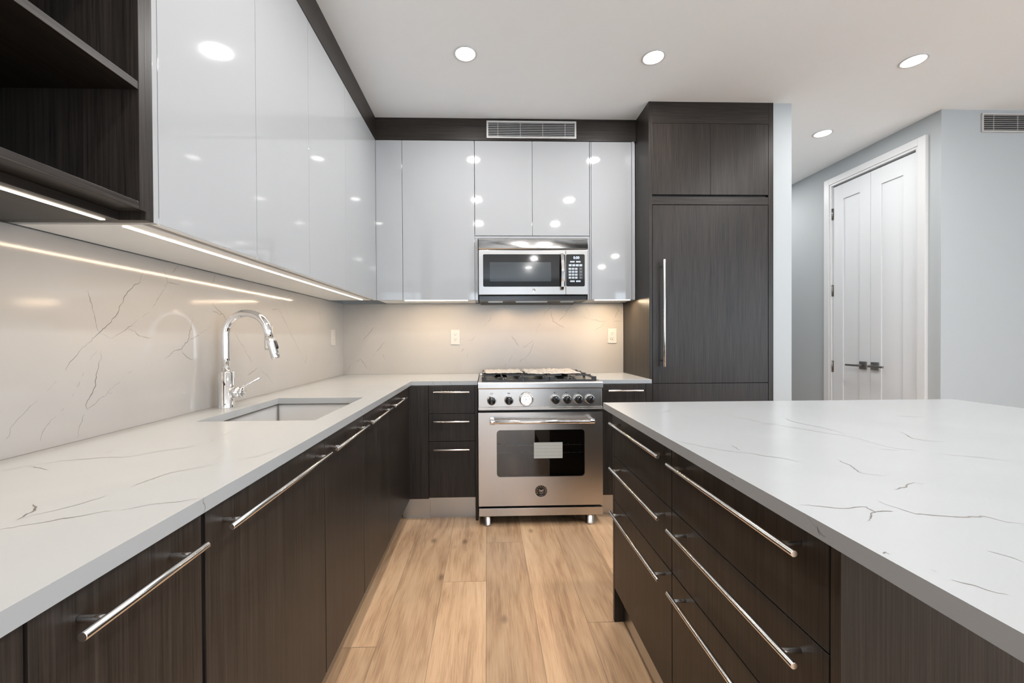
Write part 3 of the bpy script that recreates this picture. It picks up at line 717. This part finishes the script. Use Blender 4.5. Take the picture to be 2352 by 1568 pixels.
# fascia boards under the ceiling
o = box('fascia_board', XU-.018, XU+.0005, 1.0, YU-.0015, HU+.001, H-.0005, WY, None, .0006); tag(o, 'dark wood fascia board along the ceiling above the left white doors', 'fascia board')
o = box('fascia_board', XU-.018, XF0-.0015, YU-.0008, YU+.018, HU+.001, H-.0005, WX, None, .0006); tag(o, 'dark wood fascia board over the back wall cabinets, holding the long vent', 'fascia board')

# air vents
def vent(label, x0, x1, y, za, zb, ribs, fr=.012):
    t = thing('air_vent', label, 'vent', ((x0+x1)/2, y, (za+zb)/2))
    bm = bmesh.new(); d = 0.009
    bx(bm, x0, x1, y-d, y, zb-fr, zb); bx(bm, x0, x1, y-d, y, za, za+fr); bx(bm, x0, x0+fr, y-d, y, za+fr, zb-fr); bx(bm, x1-fr, x1, y-d, y, za+fr, zb-fr)
    obj('frame', bm, VENTM, t, .0012)
    box('back_plate', x0+fr, x1-fr, y-.0012, y-.0003, za+fr, zb-fr, SLOT, t)
    bm = bmesh.new(); n = 8; hh = (zb-za-2*fr)
    for i in range(n):
        z = za+fr + hh*(i+.5)/n
        v = [bm.verts.new(c) for c in ((x0+fr, y-.0085, z-.0022), (x1-fr, y-.0085, z-.0022), (x1-fr, y-.0020, z+.0030), (x0+fr, y-.0020, z+.0030), (x0+fr, y-.0085, z+.0004), (x1-fr, y-.0085, z+.0004), (x1-fr, y-.0020, z+.0044), (x0+fr, y-.0020, z+.0044))]
        for q in ((0,1,2,3),(7,6,5,4),(4,5,1,0),(3,2,6,7),(0,3,7,4),(1,5,6,2)): bm.faces.new([v[k] for k in q])
    for k in range(ribs):
        xr = x0 + (x1-x0)*(k+.5)/ribs
        bx(bm, xr-.0012, xr+.0012, y-.0060, y-.0015, za+fr, zb-fr)
    obj('louvres', bm, VENTM, t)
vent('long metal air vent in the dark fascia board above the microwave', 0.004, 0.658, YU-.0012, 2.6465, 2.771, 4)
vent('metal air vent high on the far right grey wall, cut by the picture edge', 3.499, 4.20, YDW-.0004, 2.632, 2.764, 4, .011)

# back run of wall cabinets
def cab_back(x0, x1, zb, label):
    t = thing('wall_cabinet', label, 'cabinet', ((x0+x1)/2, YW-.15, zb), 'white gloss wall cabinets')
    box('carcass', x0, x1, YU+.021, YW-.0125, zb+.0005, HU, CARC, t)
    return t
t = cab_back(XL+.36, -0.0875, HB, 'white glossy wall cabinet in the corner with a wide door left of the microwave')
box('filler_panel', XU+.001, -0.6095, YU, YU+.0195, HB+.001, HU-.003, WHITE, t, .0007)
box('door', -0.6065, -0.0880, YU, YU+.0195, HB+.001, HU-.003, WHITE, t, .0007)
t = thing('wall_cabinet', 'white glossy two-door wall cabinet above the microwave', 'cabinet', (0.336, YW-.15, 1.92), 'white gloss wall cabinets')
box('carcass', -0.084, 0.754, YU+.021, YW-.0125, 1.9385, HU, CARC, t)
box('door', -0.0835, 0.3340, YU, YU+.0195, 1.9425, HU-.003, WHITE, t, .0007); box('door', 0.3370, 0.7535, YU, YU+.0195, 1.9425, HU-.003, WHITE, t, .0007)
box('bottom_panel', -0.0855, 0.7555, YU+.003, YW-.0125, 1.9215, 1.9380, WHITE, t, .0006)
box('filler_panel', -0.0855, -0.0640, YU+.004, YW-.0125, HB+.001, 1.9205, WHITE, t, .0006); box('filler_panel', 0.7395, 0.7555, YU+.004, YW-.0125, HB+.001, 1.9205, WHITE, t, .0006)
t = cab_back(0.7575, 1.0980, HB, 'narrow white glossy wall cabinet beside the refrigerator cabinet')
box('door', 0.7690, 1.0660, YU, YU+.0195, HB+.001, HU-.003, WHITE, t, .0007)
box('end_panel', 1.0685, 1.0880, YU-.001, YW-.0125, HB, HU, WHITE, t, .0006); box('filler_panel', 0.7575, 0.7665, YU+.001, YU+.0195, HB+.001, HU-.003, WHITE, t, .0005)
for x0, x1, lb in ((-0.60, -0.14, 'warm LED strip under the corner wall cabinet on the back wall'), (0.80, 1.065, 'short warm LED strip under the narrow wall cabinet beside the refrigerator cabinet')):
    bm = bmesh.new(); bx(bm, x0, x1, YU+.030, YU+.043, HB-.0016, HB+.0002); o = obj('led_strip', bm, LEDM); tag(o, lb, 'light strip')
    strip_light(o, ((x0+x1)/2, YU+.0365, HB-.0035), x1-x0, 0.012, LED*(x1-x0)*(6.5 if x0 > 0 else 2.4))

# ------------------------------------------------------------------ open shelf unit at upper left
t = thing('open_shelf_unit', 'open dark wood shelf unit hanging at the upper left', 'shelf unit', (XL+.15, 0.45, HB))
y0, y1, xs = -0.02, 0.9985, XU+.0015
bm = bmesh.new(); bx(bm, XL+.0125, xs, 0.9775, y1, HB, H-.0005); bx(bm, XL+.0125, xs+.0005, 0.9605, 0.9770, 1.493, H-.0005); obj('side_panel', bm, WZ, t, .0006)
box('side_panel', XL+.0125, xs, y0, y0+.018, HB, H-.0005, WZ, t, .0006)
box('back_panel', XL+.0125, XL+.022, y0+.018, 0.9605, 1.4935, H-.0005, WZ, t)
for z in (1.4935, 1.768, 2.085, 2.40): box('shelf', XL+.022, xs-.0005, y0+.018, 0.9600, z, z+.0180, WY, t, .0006)
bm = bmesh.new(); bx(bm, XL+.0125, XU-.060, y0+.018, 0.9770, HB, 1.4930); obj('light_valance', bm, WY, t, .0006)
bm = bmesh.new(); bx(bm, XU-.099, XU-.087, 0.02, 0.972, HB-.0014, HB-.0002)
o = obj('led_strip', bm, LEDM); tag(o, 'glowing LED strip under the dark open shelf unit', 'light strip')
strip_light(o, (XU-.093, 0.495, HB-.0035), 0.011, 0.94, LED*0.94*0.8)

# ------------------------------------------------------------------ refrigerator and its tall cabinet
t = thing('refrigerator_cabinet', 'tall dark wood cabinet around the refrigerator with two doors at the top', 'cabinet', (1.53, 3.0, 0))
yb = YF
box('side_panel', XF0, XF0+.0210, yb, YW-.001, 0, H-.0005, WZ, t, .0006); box('side_panel', 1.9270, XF1, yb, YW-.001, 0, H-.0005, WZ, t, .0006)
box('top_fascia', XF0+.0215, 1.9265, yb+.0005, yb+.019, 2.6465, H-.0005, WX, t, .0006)
box('door', 1.1245, 1.5240, yb+.0005, yb+.020, 2.1640, 2.6440, WZ, t, .0007); box('door', 1.5265, 1.9250, yb+.0005, yb+.020, 2.1640, 2.6440, WZ, t, .0007)
box('rail', XF0+.0215, 1.9265, yb+.0010, yb+.020, 2.0965, 2.1480, WX, t, .0006)
bm = bmesh.new(); bx(bm, XF0+.0215, 1.9265, yb+.021, YW-.001, 2.100, H-.001); obj('carcass', bm, DARKIN, t)
t = thing('refrigerator', 'built-in refrigerator behind a tall dark wood door with a long vertical bar handle', 'refrigerator', (1.525, 3.0, 0))
bm = bmesh.new(); bx(bm, 1.1255, 1.9240, yb+.022, YW-.02, 0.02, 2.094); obj('body', bm, DARKIN, t)
d = box('door', 1.1260, 1.9235, yb+.0005, yb+.021, 0.8830, 2.0920, WZ, t, .0008)
handle(d, 'z', 0.998, 1.7165, 1.1885, yb-.040, 0, yb, 0.042, 0.0085)
d = box('freezer_drawer', 1.1260, 1.9235, yb+.0005, yb+.021, 0.11, 0.8790, WZ, t, .0008)
box('plinth', 1.1255, 1.9240, yb+.05, yb+.056, 0.0, 0.107, TOE, t, label='brushed metal plinth')

# ------------------------------------------------------------------ island cabinets
def island_cab(y0, y1, label, zs, hs, hy):
    t = thing('island_cabinet', label, 'cabinet', (0.95, (y0+y1)/2, 0))
    bm = bmesh.new(); bx(bm, XIB+.021, 1.60, y0+.0005, y1-.0005, FB, FT+.0015); bx(bm, XIB+.06, 1.55, y0+.0005, y1-.0005, 0, FB-.0005); obj('carcass', bm, DARKIN, t)
    for (za, zb), hz in zip(zs, hs):
        d = box('drawer_front', XIB, XIB+.0195, y0+.0012, y1-.0012, za, zb, WZ, t, .0008)
        handle(d, 'y', hy[0], hy[1], XIB-.035, 0, hz, XIB)
    box('plinth', XIB+.040, XIB+.045, y0, y1, 0, FB-.002, SSY, t, label='polished metal plinth')
ZS = ((0.6995, FT), (0.5175, 0.6965), (FB, 0.5145)); HS = (0.846, 0.664, 0.4855)
island_cab(1.152, 1.6830, 'dark wood three-drawer island cabinet at the far end, facing the aisle', ZS, HS, (1.165, 1.632))
island_cab(0.6120, 1.1505, 'dark wood three-drawer island cabinet nearest the camera, with long bar handles', ZS, (0.8425, 0.660, 0.486), (0.639, 1.104))
bm = bmesh.new(); bx(bm, XIB, 1.60, 1.6840, 1.7020, 0, FT+.0015); o = obj('island_end_panel', bm, WZ, None, .0006)
tag(o, 'dark wood panel closing the far end of the island down to the floor', 'panel')
bm = bmesh.new(); bx(bm, XIB, 1.60, 0.5920, 0.6105, 0, FT+.0015); o = obj('island_end_panel', bm, WZ, None, .0006)
tag(o, 'dark wood panel closing the near end of the island under the overhanging top', 'panel')
bm = bmesh.new(); bx(bm, 1.605, 1.62, 0.592, 1.702, 0, FT+.0015); o = obj('island_back_panel', bm, WZ, None, .0006)
tag(o, 'dark wood panel on the hidden seating side of the island', 'panel')

# ------------------------------------------------------------------ range
RX0, RX1, RY = -0.0595, 0.7355, 2.570
t = thing('range', 'freestanding stainless steel gas range between the dark cabinets', 'range', (0.338, 2.9, 0))
bm = bmesh.new(); bx(bm, RX0+.004, RX1-.004, RY+.045, YW-.05, 0.068, 0.876); bx(bm, RX0+.004, RX1-.004, RY+.030, RY+.045, 0.70, 0.876)
obj('body', bm, DARKIN, t)
# cooktop with bull edge
bm = bmesh.new()
pr = [(RY, .872), (RY-.002, .879), (RY-.002, .908), (RY+.004, .9150), (RY+.03, .9150), (RY+.035, .911), (YW-.075, .911), (YW-.075, .917), (YW-.03, .917), (YW-.03, .872)]
a = [bm.verts.new((RX0, y, z)) for y, z in pr]; b = [bm.verts.new((RX1+.001, y, z)) for y, z in pr]
bm.faces.new(a); bm.faces.new(b[::-1])
for i in range(len(pr)): bm.faces.new((a[i], b[i], b[(i+1) % len(pr)], a[(i+1) % len(pr)]))
ck = obj('cooktop', bm, SSX, t, .001)
box('rear_trim', RX0+.02, RX1-.02, YW-.045, YW-.032, .9175, .928, SSX, t, .002)
bm = bmesh.new(); bx(bm, RX0+.002, RX1-.002, RY+.012, RY+.03, 0.757, 0.8715); cp = obj('control_panel', bm, SSX, t, .001)
bm = bmesh.new(); bx(bm, RX0+.001, RX1-.001, RY-.004, RY+.03, 0.7395, 0.7465); bx(bm, RX0+.001, RX1-.001, RY+.003, RY+.03, 0.7465, 0.7565); obj('front_ledge', bm, SSX, t, .0012)
YK = RY+.012
for kx, kz in ((0.0265, .800), (0.136, .801), (0.4320, .803), (0.5060, .803), (0.5790, .803), (0.6530, .803)):
    M = Matrix.Translation((kx, YK, kz)) @ Matrix.Rotation(PI/2, 4, 'X')
    bm = bmesh.new(); lathe(bm, [(0.0300, 0.0), (0.0305, 0.002), (0.0300, 0.012), (0.0270, 0.016), (0.0262, 0.0165)], M, 32); kk = obj('knob_bezel', bm, CHROME, cp)
    bm = bmesh.new(); lathe(bm, [(0.0250, 0.016), (0.0255, 0.018), (0.0240, 0.036), (0.0225, 0.038), (0.0005, 0.0385)], M, 32)
    rr = 0 if kx < .48 else .35
    bx(bm, -.0055, .0055, -.0235, .0235, .038, .046); 
    for v in bm.verts[-8:]: v.co = M @ (Matrix.Rotation(-rr, 4, 'Z') @ v.co)
    bm.verts.ensure_lookup_table()
    cyl(bm, M @ Vector((0, .017, .046)), M @ Vector((0, .017, .0468)), .0026, seg=10, mi=1)
    obj('knob', bm, [BLKPL, DIAL], kk)
    bm = bmesh.new(); zz = kz + .042
    for q in ((-.009, .009, zz+.0035, zz+.0045), (-.009, .009, zz-.0045, zz-.0035), (-.009, -.008, zz-.0045, zz+.0045), (.008, .009, zz-.0045, zz+.0045), (-.0006, .0006, zz-.012, zz-.0045)):
        bx(bm, kx+q[0], kx+q[1], YK-.0004, YK, q[2], q[3])
    if kx > .4: bx(bm, kx-.006 if kx < .54 else kx+.001, kx-.001 if kx < .54 else kx+.006, YK-.0004, YK, zz-.003, zz+.003)
    else: bx(bm, kx-.007, kx+.007, YK-.0004, YK, zz+.001 if kx < .1 else zz-.002, zz+.0025 if kx < .1 else zz+.002)
    obj('burner_mark', bm, INK, cp)
# temperature gauge
M = Matrix.Translation((0.2475, YK, .8075)) @ Matrix.Rotation(PI/2, 4, 'X')
bm = bmesh.new(); lathe(bm, [(0.0460, 0.0), (0.0470, 0.003), (0.0455, 0.012), (0.0400, 0.017), (0.0350, 0.0165), (0.0340, 0.013)], M, 40); gg = obj('temperature_gauge', bm, CHROME, cp)
bm = bmesh.new(); lathe(bm, [(0.0005, 0.0120), (0.034, 0.0120), (0.0342, 0.0128), (0.0005, 0.0130)], M, 36)
for i in range(25):
    a = math.radians(225 - 270*i/24); r0 = .027 if i % 4 else .025
    c0, c1 = Vector((math.cos(a)*r0, math.sin(a)*r0, .0131)), Vector((math.cos(a)*.0305, math.sin(a)*.0305, .0131)); n = Vector((-math.sin(a), math.cos(a), 0))*.0003
    bm.faces.new([bm.verts.new(M @ q) for q in (c0-n, c1-n, c1+n, c0+n)]).material_index = 1
a = math.radians(215); c1 = Vector((math.cos(a)*.022, math.sin(a)*.022, .0133)); n = Vector((-math.sin(a), math.cos(a), 0))*.0012
bm.faces.new([bm.verts.new(M @ q) for q in (Vector((0, 0, .0133))-n, c1, Vector((0, 0, .0133))+n, Vector((.004, .003, .0133)))]).material_index = 1
bx(bm, 0, 0, 0, 0, 0, 0) if False else None
obj('dial', bm, [DIAL, INK], gg)
for k, a in (('100', 235), ('200', 180), ('300', 120), ('400', 60), ('500', 0)):
    aa = math.radians(a); lettering('dial_number', k, .0058, Matrix.Translation((0.2475 + math.cos(aa)*.020, YK-.0133, .8075 + math.sin(aa)*.020)) @ FACE, INK, gg, .0001)
# oven door with window
DX0, DX1, DZ0, DZ1 = RX0+.001, RX1-.001, 0.1290, 0.7235
W = (0.057, 0.6185, 0.3135, 0.6115)
bm = bmesh.new()
outer = [(DX1, DZ1), (DX0, DZ1), (DX0, DZ0), (DX1, DZ0)]; inner = rrect(*W, .022, 6)
def ringface(y, flip):
    O = [bm.verts.new((x, y, z)) for x, z in outer]; I = [bm.verts.new((x, y, z)) for x, z in inner]
    for c in range(4):
        seg = [I[c*7 + i] for i in range(7)]
        for i in range(6): bm.faces.new((O[c], seg[i], seg[i+1]))
        bm.faces.new((O[c], seg[6], I[((c+1) % 4)*7], O[(c+1) % 4]))
    return O, I
Oa, Ia = ringface(RY, 0); Ob, Ib = ringface(RY+.022, 1)
for A, B in ((Oa, Ob), (Ia, Ib)):
    for i in range(len(A)): bm.faces.new((A[i], A[(i+1) % len(A)], B[(i+1) % len(A)], B[i]))
od = obj('oven_door', bm, SSX, t)
bm = bmesh.new(); prism(bm, rrect(W[0]-.001, W[1]+.001, W[2]-.001, W[3]+.001, .022, 6), RY+.003, RY+.006); obj('window_glass', bm, GLASS, od, label='dark smoked oven window')
bm = bmesh.new()
bx(bm, W[0]-.01, W[1]+.01, RY+.040, RY+.0445, W[2]-.01, W[3]+.01)
obj('oven_liner', bm, CAVITY, t)
bm = bmesh.new()
for z in (0.512, 0.462):
    cyl(bm, (W[0]-.002, RY+.0095, z), (W[1]-.01, RY+.0095, z), .0019, seg=8)
    for i in range(15): 
        xx = W[0] + .03 + i*.036; cyl(bm, (xx, RY+.0085, z+.002), (xx, RY+.034, z+.002), .0012, seg=6)
obj('oven_rack', bm, RACKM, t, label='chrome wire racks behind the window')
bm = bmesh.new(); bx(bm, 0.293, 0.4760, RY-.0004, RY+.0028, 0.430, 0.5305)
for z in (.448, .470, .492, .512, .526): bx(bm, 0.294, 0.475, RY-.0006, RY-.0004, z-.0005, z+.0005, 1)
obj('window_label', bm, [STICK, STICKL], od, label='plain silver-grey label stuck on the window')
bm = bmesh.new(); yh = RY-.055
cyl(bm, (0.030, yh, .676), (0.648, yh, .672), .0135, seg=24)
for xx in (0.014, 0.638): cyl(bm, (xx, yh, .675), (xx+.028, yh, .675), .0165, seg=24); 
for xx in (0.016, 0.640): bx(bm, xx, xx+.024, yh, RY, .664, .688)
obj('oven_handle', bm, CHROME, od, .0012, 'polished tubular oven handle')
# round badge
BC = (0.338, 0.2225)
M = Matrix.Translation((BC[0], RY, BC[1])) @ Matrix.Rotation(PI/2, 4, 'X')
bm = bmesh.new(); lathe(bm, [(0.0385, 0.0), (0.0390, 0.001), (0.0385, 0.003), (0.0375, 0.0035), (0.0370, 0.003), (0.0360, 0.0028), (0.0005, 0.0028)], M, 40)
for f in bm.faces:
    if max((v.co - Vector((BC[0], RY, BC[1]))).length for v in f.verts) < .0372: f.material_index = 1
bg_ = obj('badge', bm, [BRASS, BLKPL], od, label='round black badge with raised lettering')
for i, ch in enumerate('BERTAZZONI'):
    a = math.radians(205 - 230*i/9); rr = .0285
    lettering('badge_letter', ch, .0125, Matrix.Translation((BC[0] + rr*math.cos(a), RY-.0033, BC[1] + rr*math.sin(a))) @ Matrix.Rotation(-(a - PI/2), 4, 'Y') @ FACE, BRASS, bg_, .0005)
lettering('badge_letter', 'ITALIA', .0075, Matrix.Translation((BC[0], RY-.0033, BC[1]-.0280)) @ FACE, BRASS, bg_, .0005)
bm = bmesh.new()
for s in (-1, 1):
    for j in range(3):
        tube(bm, [(BC[0] + s*.002, RY-.0035, BC[1] - .006 + j*.004), (BC[0] + s*.012, RY-.0035, BC[1] + .001 + j*.005), (BC[0] + s*(.020-j*.002), RY-.0035, BC[1] - .001 + j*.006)], [.0016, .0014, .0006], 6)
lathe(bm, [(0.0055, 0.0028), (0.005, 0.0042), (0.0005, 0.0045)], M, 16)
tube(bm, [(BC[0]-.013, RY-.0035, BC[1]-.010), (BC[0], RY-.0035, BC[1]-.0155), (BC[0]+.013, RY-.0035, BC[1]-.010)], .0012, 6)
obj('badge_emblem', bm, BRASS, bg_)
box('kick_panel', RX0+.002, RX1-.002, RY, RY+.022, 0.0655, 0.1150, SSX, t, .001)
for lx, ly in ((-0.004, RY+.030), (0.656, RY+.030), (-0.004, YW-.10), (0.656, YW-.10)):
    bm = bmesh.new(); lathe(bm, [(0.0250, 0.0), (0.0265, 0.003), (0.0265, 0.010), (0.0255, 0.0105), (0.0255, 0.0670)], Matrix.Translation((lx, ly, 0)), 28); obj('leg', bm, SSX, t)
# burners and cast-iron grates
def grate(x0, x1, mids, fingers):
    bm = bmesh.new(); ya, yb_ = RY+.040, YW-.095; zb_, zt_ = .9155, .9460; w = .0065
    for y in (ya, yb_): bx(bm, x0, x1, y-w, y+w, zb_, zb_+.011)
    for x in (x0+w, x1-w): bx(bm, x-w, x+w, ya, yb_, zb_+.018, zt_-.004)
    for y in (ya, yb_):
        for x, hw in [(x0+.015, .015), (x1-.015, .015)] + [(m, .005) for m in mids]:
            bx(bm, x-hw, x+hw, y-w, y+w, zb_+.011, zt_ if y == ya else zt_)
    ym = (ya+yb_)/2
    bx(bm, x0, x1, ym-w, ym+w, zb_+.020, zt_)
    for yy in ((ya+ym)/2, (ym+yb_)/2):
        if fingers:
            q = (x1-x0)*.34
            bx(bm, x0, x0+q, yy-.005, yy+.005, zt_-.008, zt_+.001); bx(bm, x1-q, x1, yy-.005, yy+.005, zt_-.008, zt_+.001)
            for m in mids:
                for a, b in ((yy-(ym-ya)/2+.004, yy-.045), (yy+.045, yy+(ym-ya)/2-.004)): bx(bm, m-.005, m+.005, a, b, zt_-.009, zt_)
        else: bx(bm, x0, x1, yy-.005, yy+.005, zt_-.008, zt_+.001)
    for x in (x0+.012, x1-.012):
        for y in (ym,): bx(bm, x-.008, x+.008, y-.008, y+.008, zb_-.003, zb_+.02)
    return obj('grate', bm, IRON, ck, .0012, 'black cast-iron pan support')
grate(-0.036, 0.230, [0.095], True); grate(0.234, 0.396, [], False); grate(0.402, 0.704, [0.553], True)
for bx_, by_ in ((0.097, 2.735), (0.097, 3.02), (0.553, 2.735), (0.553, 3.02)):
    M = Matrix.Translation((bx_, by_, .9113)); bm = bmesh.new()
    lathe(bm, [(0.050, 0.0), (0.050, 0.006), (0.040, 0.010), (0.036, 0.011), (0.036, 0.016), (0.033, 0.0185), (0.0005, 0.0195)], M, 28)
    obj('burner', bm, [BLKPL], ck)
# crumpled packing paper lying over the rear grates
rs = random.Random(21)
def crumple(x0, x1, y0, y1, zb, amp, nx, ny):
    bm = bmesh.new(); g = []
    for j in range(ny+1):
        row = []
        for i in range(nx+1):
            u, v = i/nx, j/ny
            ex = 0.010*math.sin(17*v + 3*x0); 
            z = zb + amp*(0.35*abs(math.sin(11*u*3.1 + 5*v)) + 0.65*rs.random()**1.6)
            if i in (0, nx) or j in (0, ny): z = zb + amp*.25*rs.random()
            row.append(bm.verts.new((x0 + (x1-x0)*u + ex + rs.uniform(-.004, .004), y0 + (y1-y0)*v + rs.uniform(-.006, .006), z)))
        g.append(row)
    for j in range(ny):
        for i in range(nx):
            q = (g[j][i], g[j][i+1], g[j+1][i+1], g[j+1][i])
            if (i+j) % 2: bm.faces.new(q[:3]); bm.faces.new((q[0], q[2], q[3]))
            else: bm.faces.new((q[0], q[1], q[3])); bm.faces.new(q[1:])
    o = obj('packing_sheet', bm, SHEET); q = o.modifiers.new('soft', 'SUBSURF'); q.levels = q.render_levels = 1; s = o.modifiers.new('thickness', 'SOLIDIFY'); s.thickness = .0006; return o
o = crumple(-0.02, 0.250, 2.86, 3.15, .9478, .016, 24, 18); tag(o, 'crumpled beige packing sheet over the rear left grate of the range', 'packing paper')
o = crumple(0.270, 0.640, 2.78, 3.14, .9478, .022, 30, 20); tag(o, 'crumpled beige packing sheet over the rear right grates of the range', 'packing paper')

# ------------------------------------------------------------------ over-the-range microwave
MX0, MX1, MY = -0.0585, 0.7315, 2.925
t = thing('microwave', 'stainless over-the-range microwave hanging above the range', 'microwave', (0.338, 3.1, 1.456))
bm = bmesh.new(); bx(bm, MX0+.004, MX1-.004, MY+.028, YW-.0125, 1.4720, 1.9190); obj('body', bm, BLKPL, t)
bm = bmesh.new()      # arched vent grille
pr = [(MY+.0275, 1.8345), (MY+.001, 1.8345), (MY-.003, 1.842)] + [(MY-.004 + .0300*(i/8)**2, 1.845 + .070*i/8) for i in range(9)] + [(MY+.0275, 1.9165)]
a = [bm.verts.new((MX0, y, z)) for y, z in pr]; b = [bm.verts.new((MX1, y, z)) for y, z in pr]
bm.faces.new(a); bm.faces.new(b[::-1])
for i in range(len(pr)):
    f = bm.faces.new((a[i], b[i], b[(i+1) % len(pr)], a[(i+1) % len(pr)])); f.smooth = 2 <= i <= 9
obj('vent_grille', bm, brushed('polished_steel', 'x', (0.80, 0.79, 0.78), 0.24), t)
bm = bmesh.new(); bx(bm, MX0, 0.5695, MY, MY+.027, 1.5080, 1.8290); md = obj('door', bm, SSM, t, .002)
bm = bmesh.new(); prism(bm, rrect(-0.0265, 0.5660, 1.5655, 1.7985, .010), MY-.0015, MY+.002); obj('door_glass', bm, BLACK, md, label='black glass door front')
bm = bmesh.new(); prism(bm, rrect(0.0220, 0.4640, 1.6030, 1.7410, .003), MY-.0019, MY-.0014); obj('screen', bm, SCREEN, md, label='grey see-through window area')
bm = bmesh.new(); hx = 0.5430
pts = [(hx, MY+.001, 1.806)] + [(hx, MY-.012 - .026*math.sin(PI*i/14)**.7, 1.800 - .257*i/14) for i in range(15)] + [(hx, MY+.001, 1.540)]
rings = []
for p in pts: rings.append([bm.verts.new((p[0]+dx, p[1]+dy, p[2])) for dx, dy in ((-.0125, .003), (-.0105, -.004), (.0105, -.004), (.0125, .003))])
for i in range(len(rings)-1):
    for k in range(4): bm.faces.new((rings[i][k], rings[i][(k+1) % 4], rings[i+1][(k+1) % 4], rings[i+1][k]))
bm.faces.new(rings[0][::-1]); bm.faces.new(rings[-1])
obj('handle', bm, CHROME, md, .001, 'curved polished door handle')
bm = bmesh.new(); bx(bm, 0.5705, MX1, MY, MY+.027, 1.5080, 1.8290); mp = obj('control_panel', bm, SSM, t, .002)
bm = bmesh.new(); prism(bm, rrect(0.5735, 0.7085, 1.5665, 1.7985, .010), MY-.0015, MY+.002); kp = obj('keypad', bm, BLACK, mp, label='black touch panel')
YP = MY-.0018
lettering('clock_digits', '0:00', .026, Matrix.Translation((0.6480, YP, 1.7730)) @ FACE, DISP, kp, .0002)
bm = bmesh.new(); bmr = bmesh.new()
def key(x0, x1, z0_, z1_, ring=False):
    if ring:
        for q in ((x0, x1, z1_-.001, z1_), (x0, x1, z0_, z0_+.001), (x0, x0+.001, z0_, z1_), (x1-.001, x1, z0_, z1_)): bx(bmr, q[0], q[1], YP-.0002, YP+.0004, q[2], q[3])
        bx(bmr, x0+.006, x1-.006, YP-.0002, YP+.0004, (z0_+z1_)/2-.0015, (z0_+z1_)/2+.0015)
    else: bx(bm, x0, x1, YP-.0002, YP+.0004, z0_, z1_)
for x in (0.602, 0.645): key(x, x+.033, 1.7395, 1.7500); key(x, x+.033, 1.5985, 1.6095)
for i in range(4): key(0.5925 + i*.0255, 0.6135 + i*.0255, 1.7115, 1.7265)
for r in range(4):
    for c in range(3): key(0.5915 + c*.0230, 0.6095 + c*.0230, 1.6865 - r*.0213, 1.7005 - r*.0213)
    key(0.6685, 0.6895, 1.6865 - r*.0213, 1.7005 - r*.0213, True)
obj('key', bm, BTN, kp, label='pale grey printed keys'); obj('key_outline', bmr, BTN, kp)
k = 1
for r in range(4):
    for c in range(3):
        s_ = str(k) if r < 3 else ('', '0', '')[c]; k += 1
        if s_: lettering('key_number', s_, .012, Matrix.Translation((0.6005 + c*.0230, YP-.0003, 1.6935 - r*.0213)) @ FACE, SLOT, kp, .0001)
# round maker's mark with script monogram
M = Matrix.Translation((0.3390, MY, 1.5385)) @ Matrix.Rotation(PI/2, 4, 'X')
bm = bmesh.new(); lathe(bm, [(0.0145, 0.0), (0.0148, 0.0008), (0.0143, 0.0012), (0.0128, 0.0012), (0.0126, 0.0006), (0.0005, 0.0006)], M, 28); mk = obj('maker_mark', bm, VENTM, md)
lettering('monogram', 'GE', .0150, Matrix.Translation((0.3390, MY-.0008, 1.5385)) @ FACE @ Matrix.Shear('XY', 4, (0.25, 0)), INK, mk, .0002)
# underside
bm = bmesh.new()
v = [bm.verts.new(c) for c in ((MX0+.006, MY+.004, 1.5050), (MX1-.006, MY+.004, 1.5050), (MX1-.050, YW-.05, 1.4600), (MX0+.010, YW-.05, 1.4600), (MX0+.006, MY+.028, 1.5060), (MX1-.006, MY+.028, 1.5060), (MX1-.050, YW-.05, 1.4715), (MX0+.010, YW-.05, 1.4715))]
for q in ((3,2,1,0),(4,5,6,7),(0,1,5,4),(1,2,6,5),(2,3,7,6),(3,0,4,7)): bm.faces.new([v[i] for i in q])
un = obj('underside_panel', bm, BLKPL, t)
for xx in (0.155, 0.525):
    bm = bmesh.new(); lathe(bm, [(0.022, 0), (0.022, -.004), (0.018, -.006), (0.0005, -.0065)], Matrix.Translation((xx, 3.03, 1.4955)), 20); ob = obj('hood_lamp', bm, HOODM, t, label='warm glowing cooktop bulb')
    ld = bpy.data.lights.new('hood_light', 'SPOT'); ld.energy = 15.0; ld.color = (1, .70, .42); ld.spot_size = 2.95; ld.spot_blend = .6; ld.shadow_soft_size = .02
    lo = bpy.data.objects.new('hood_light', ld); C.objects.link(lo); lo.parent = ob; lo.location = Vector((xx, 3.03, 1.480)) - origin(t)
for xa, xb_ in ((0.01, 0.12), (0.22, 0.46), (0.56, 0.66)):
    bm = bmesh.new()
    for i in range(7): bx(bm, xa, xb_, 2.99+i*.018, 2.996+i*.018, 1.478-i*.0017, 1.4905-i*.0022)
    obj('grease_filter', bm, SSX, t)
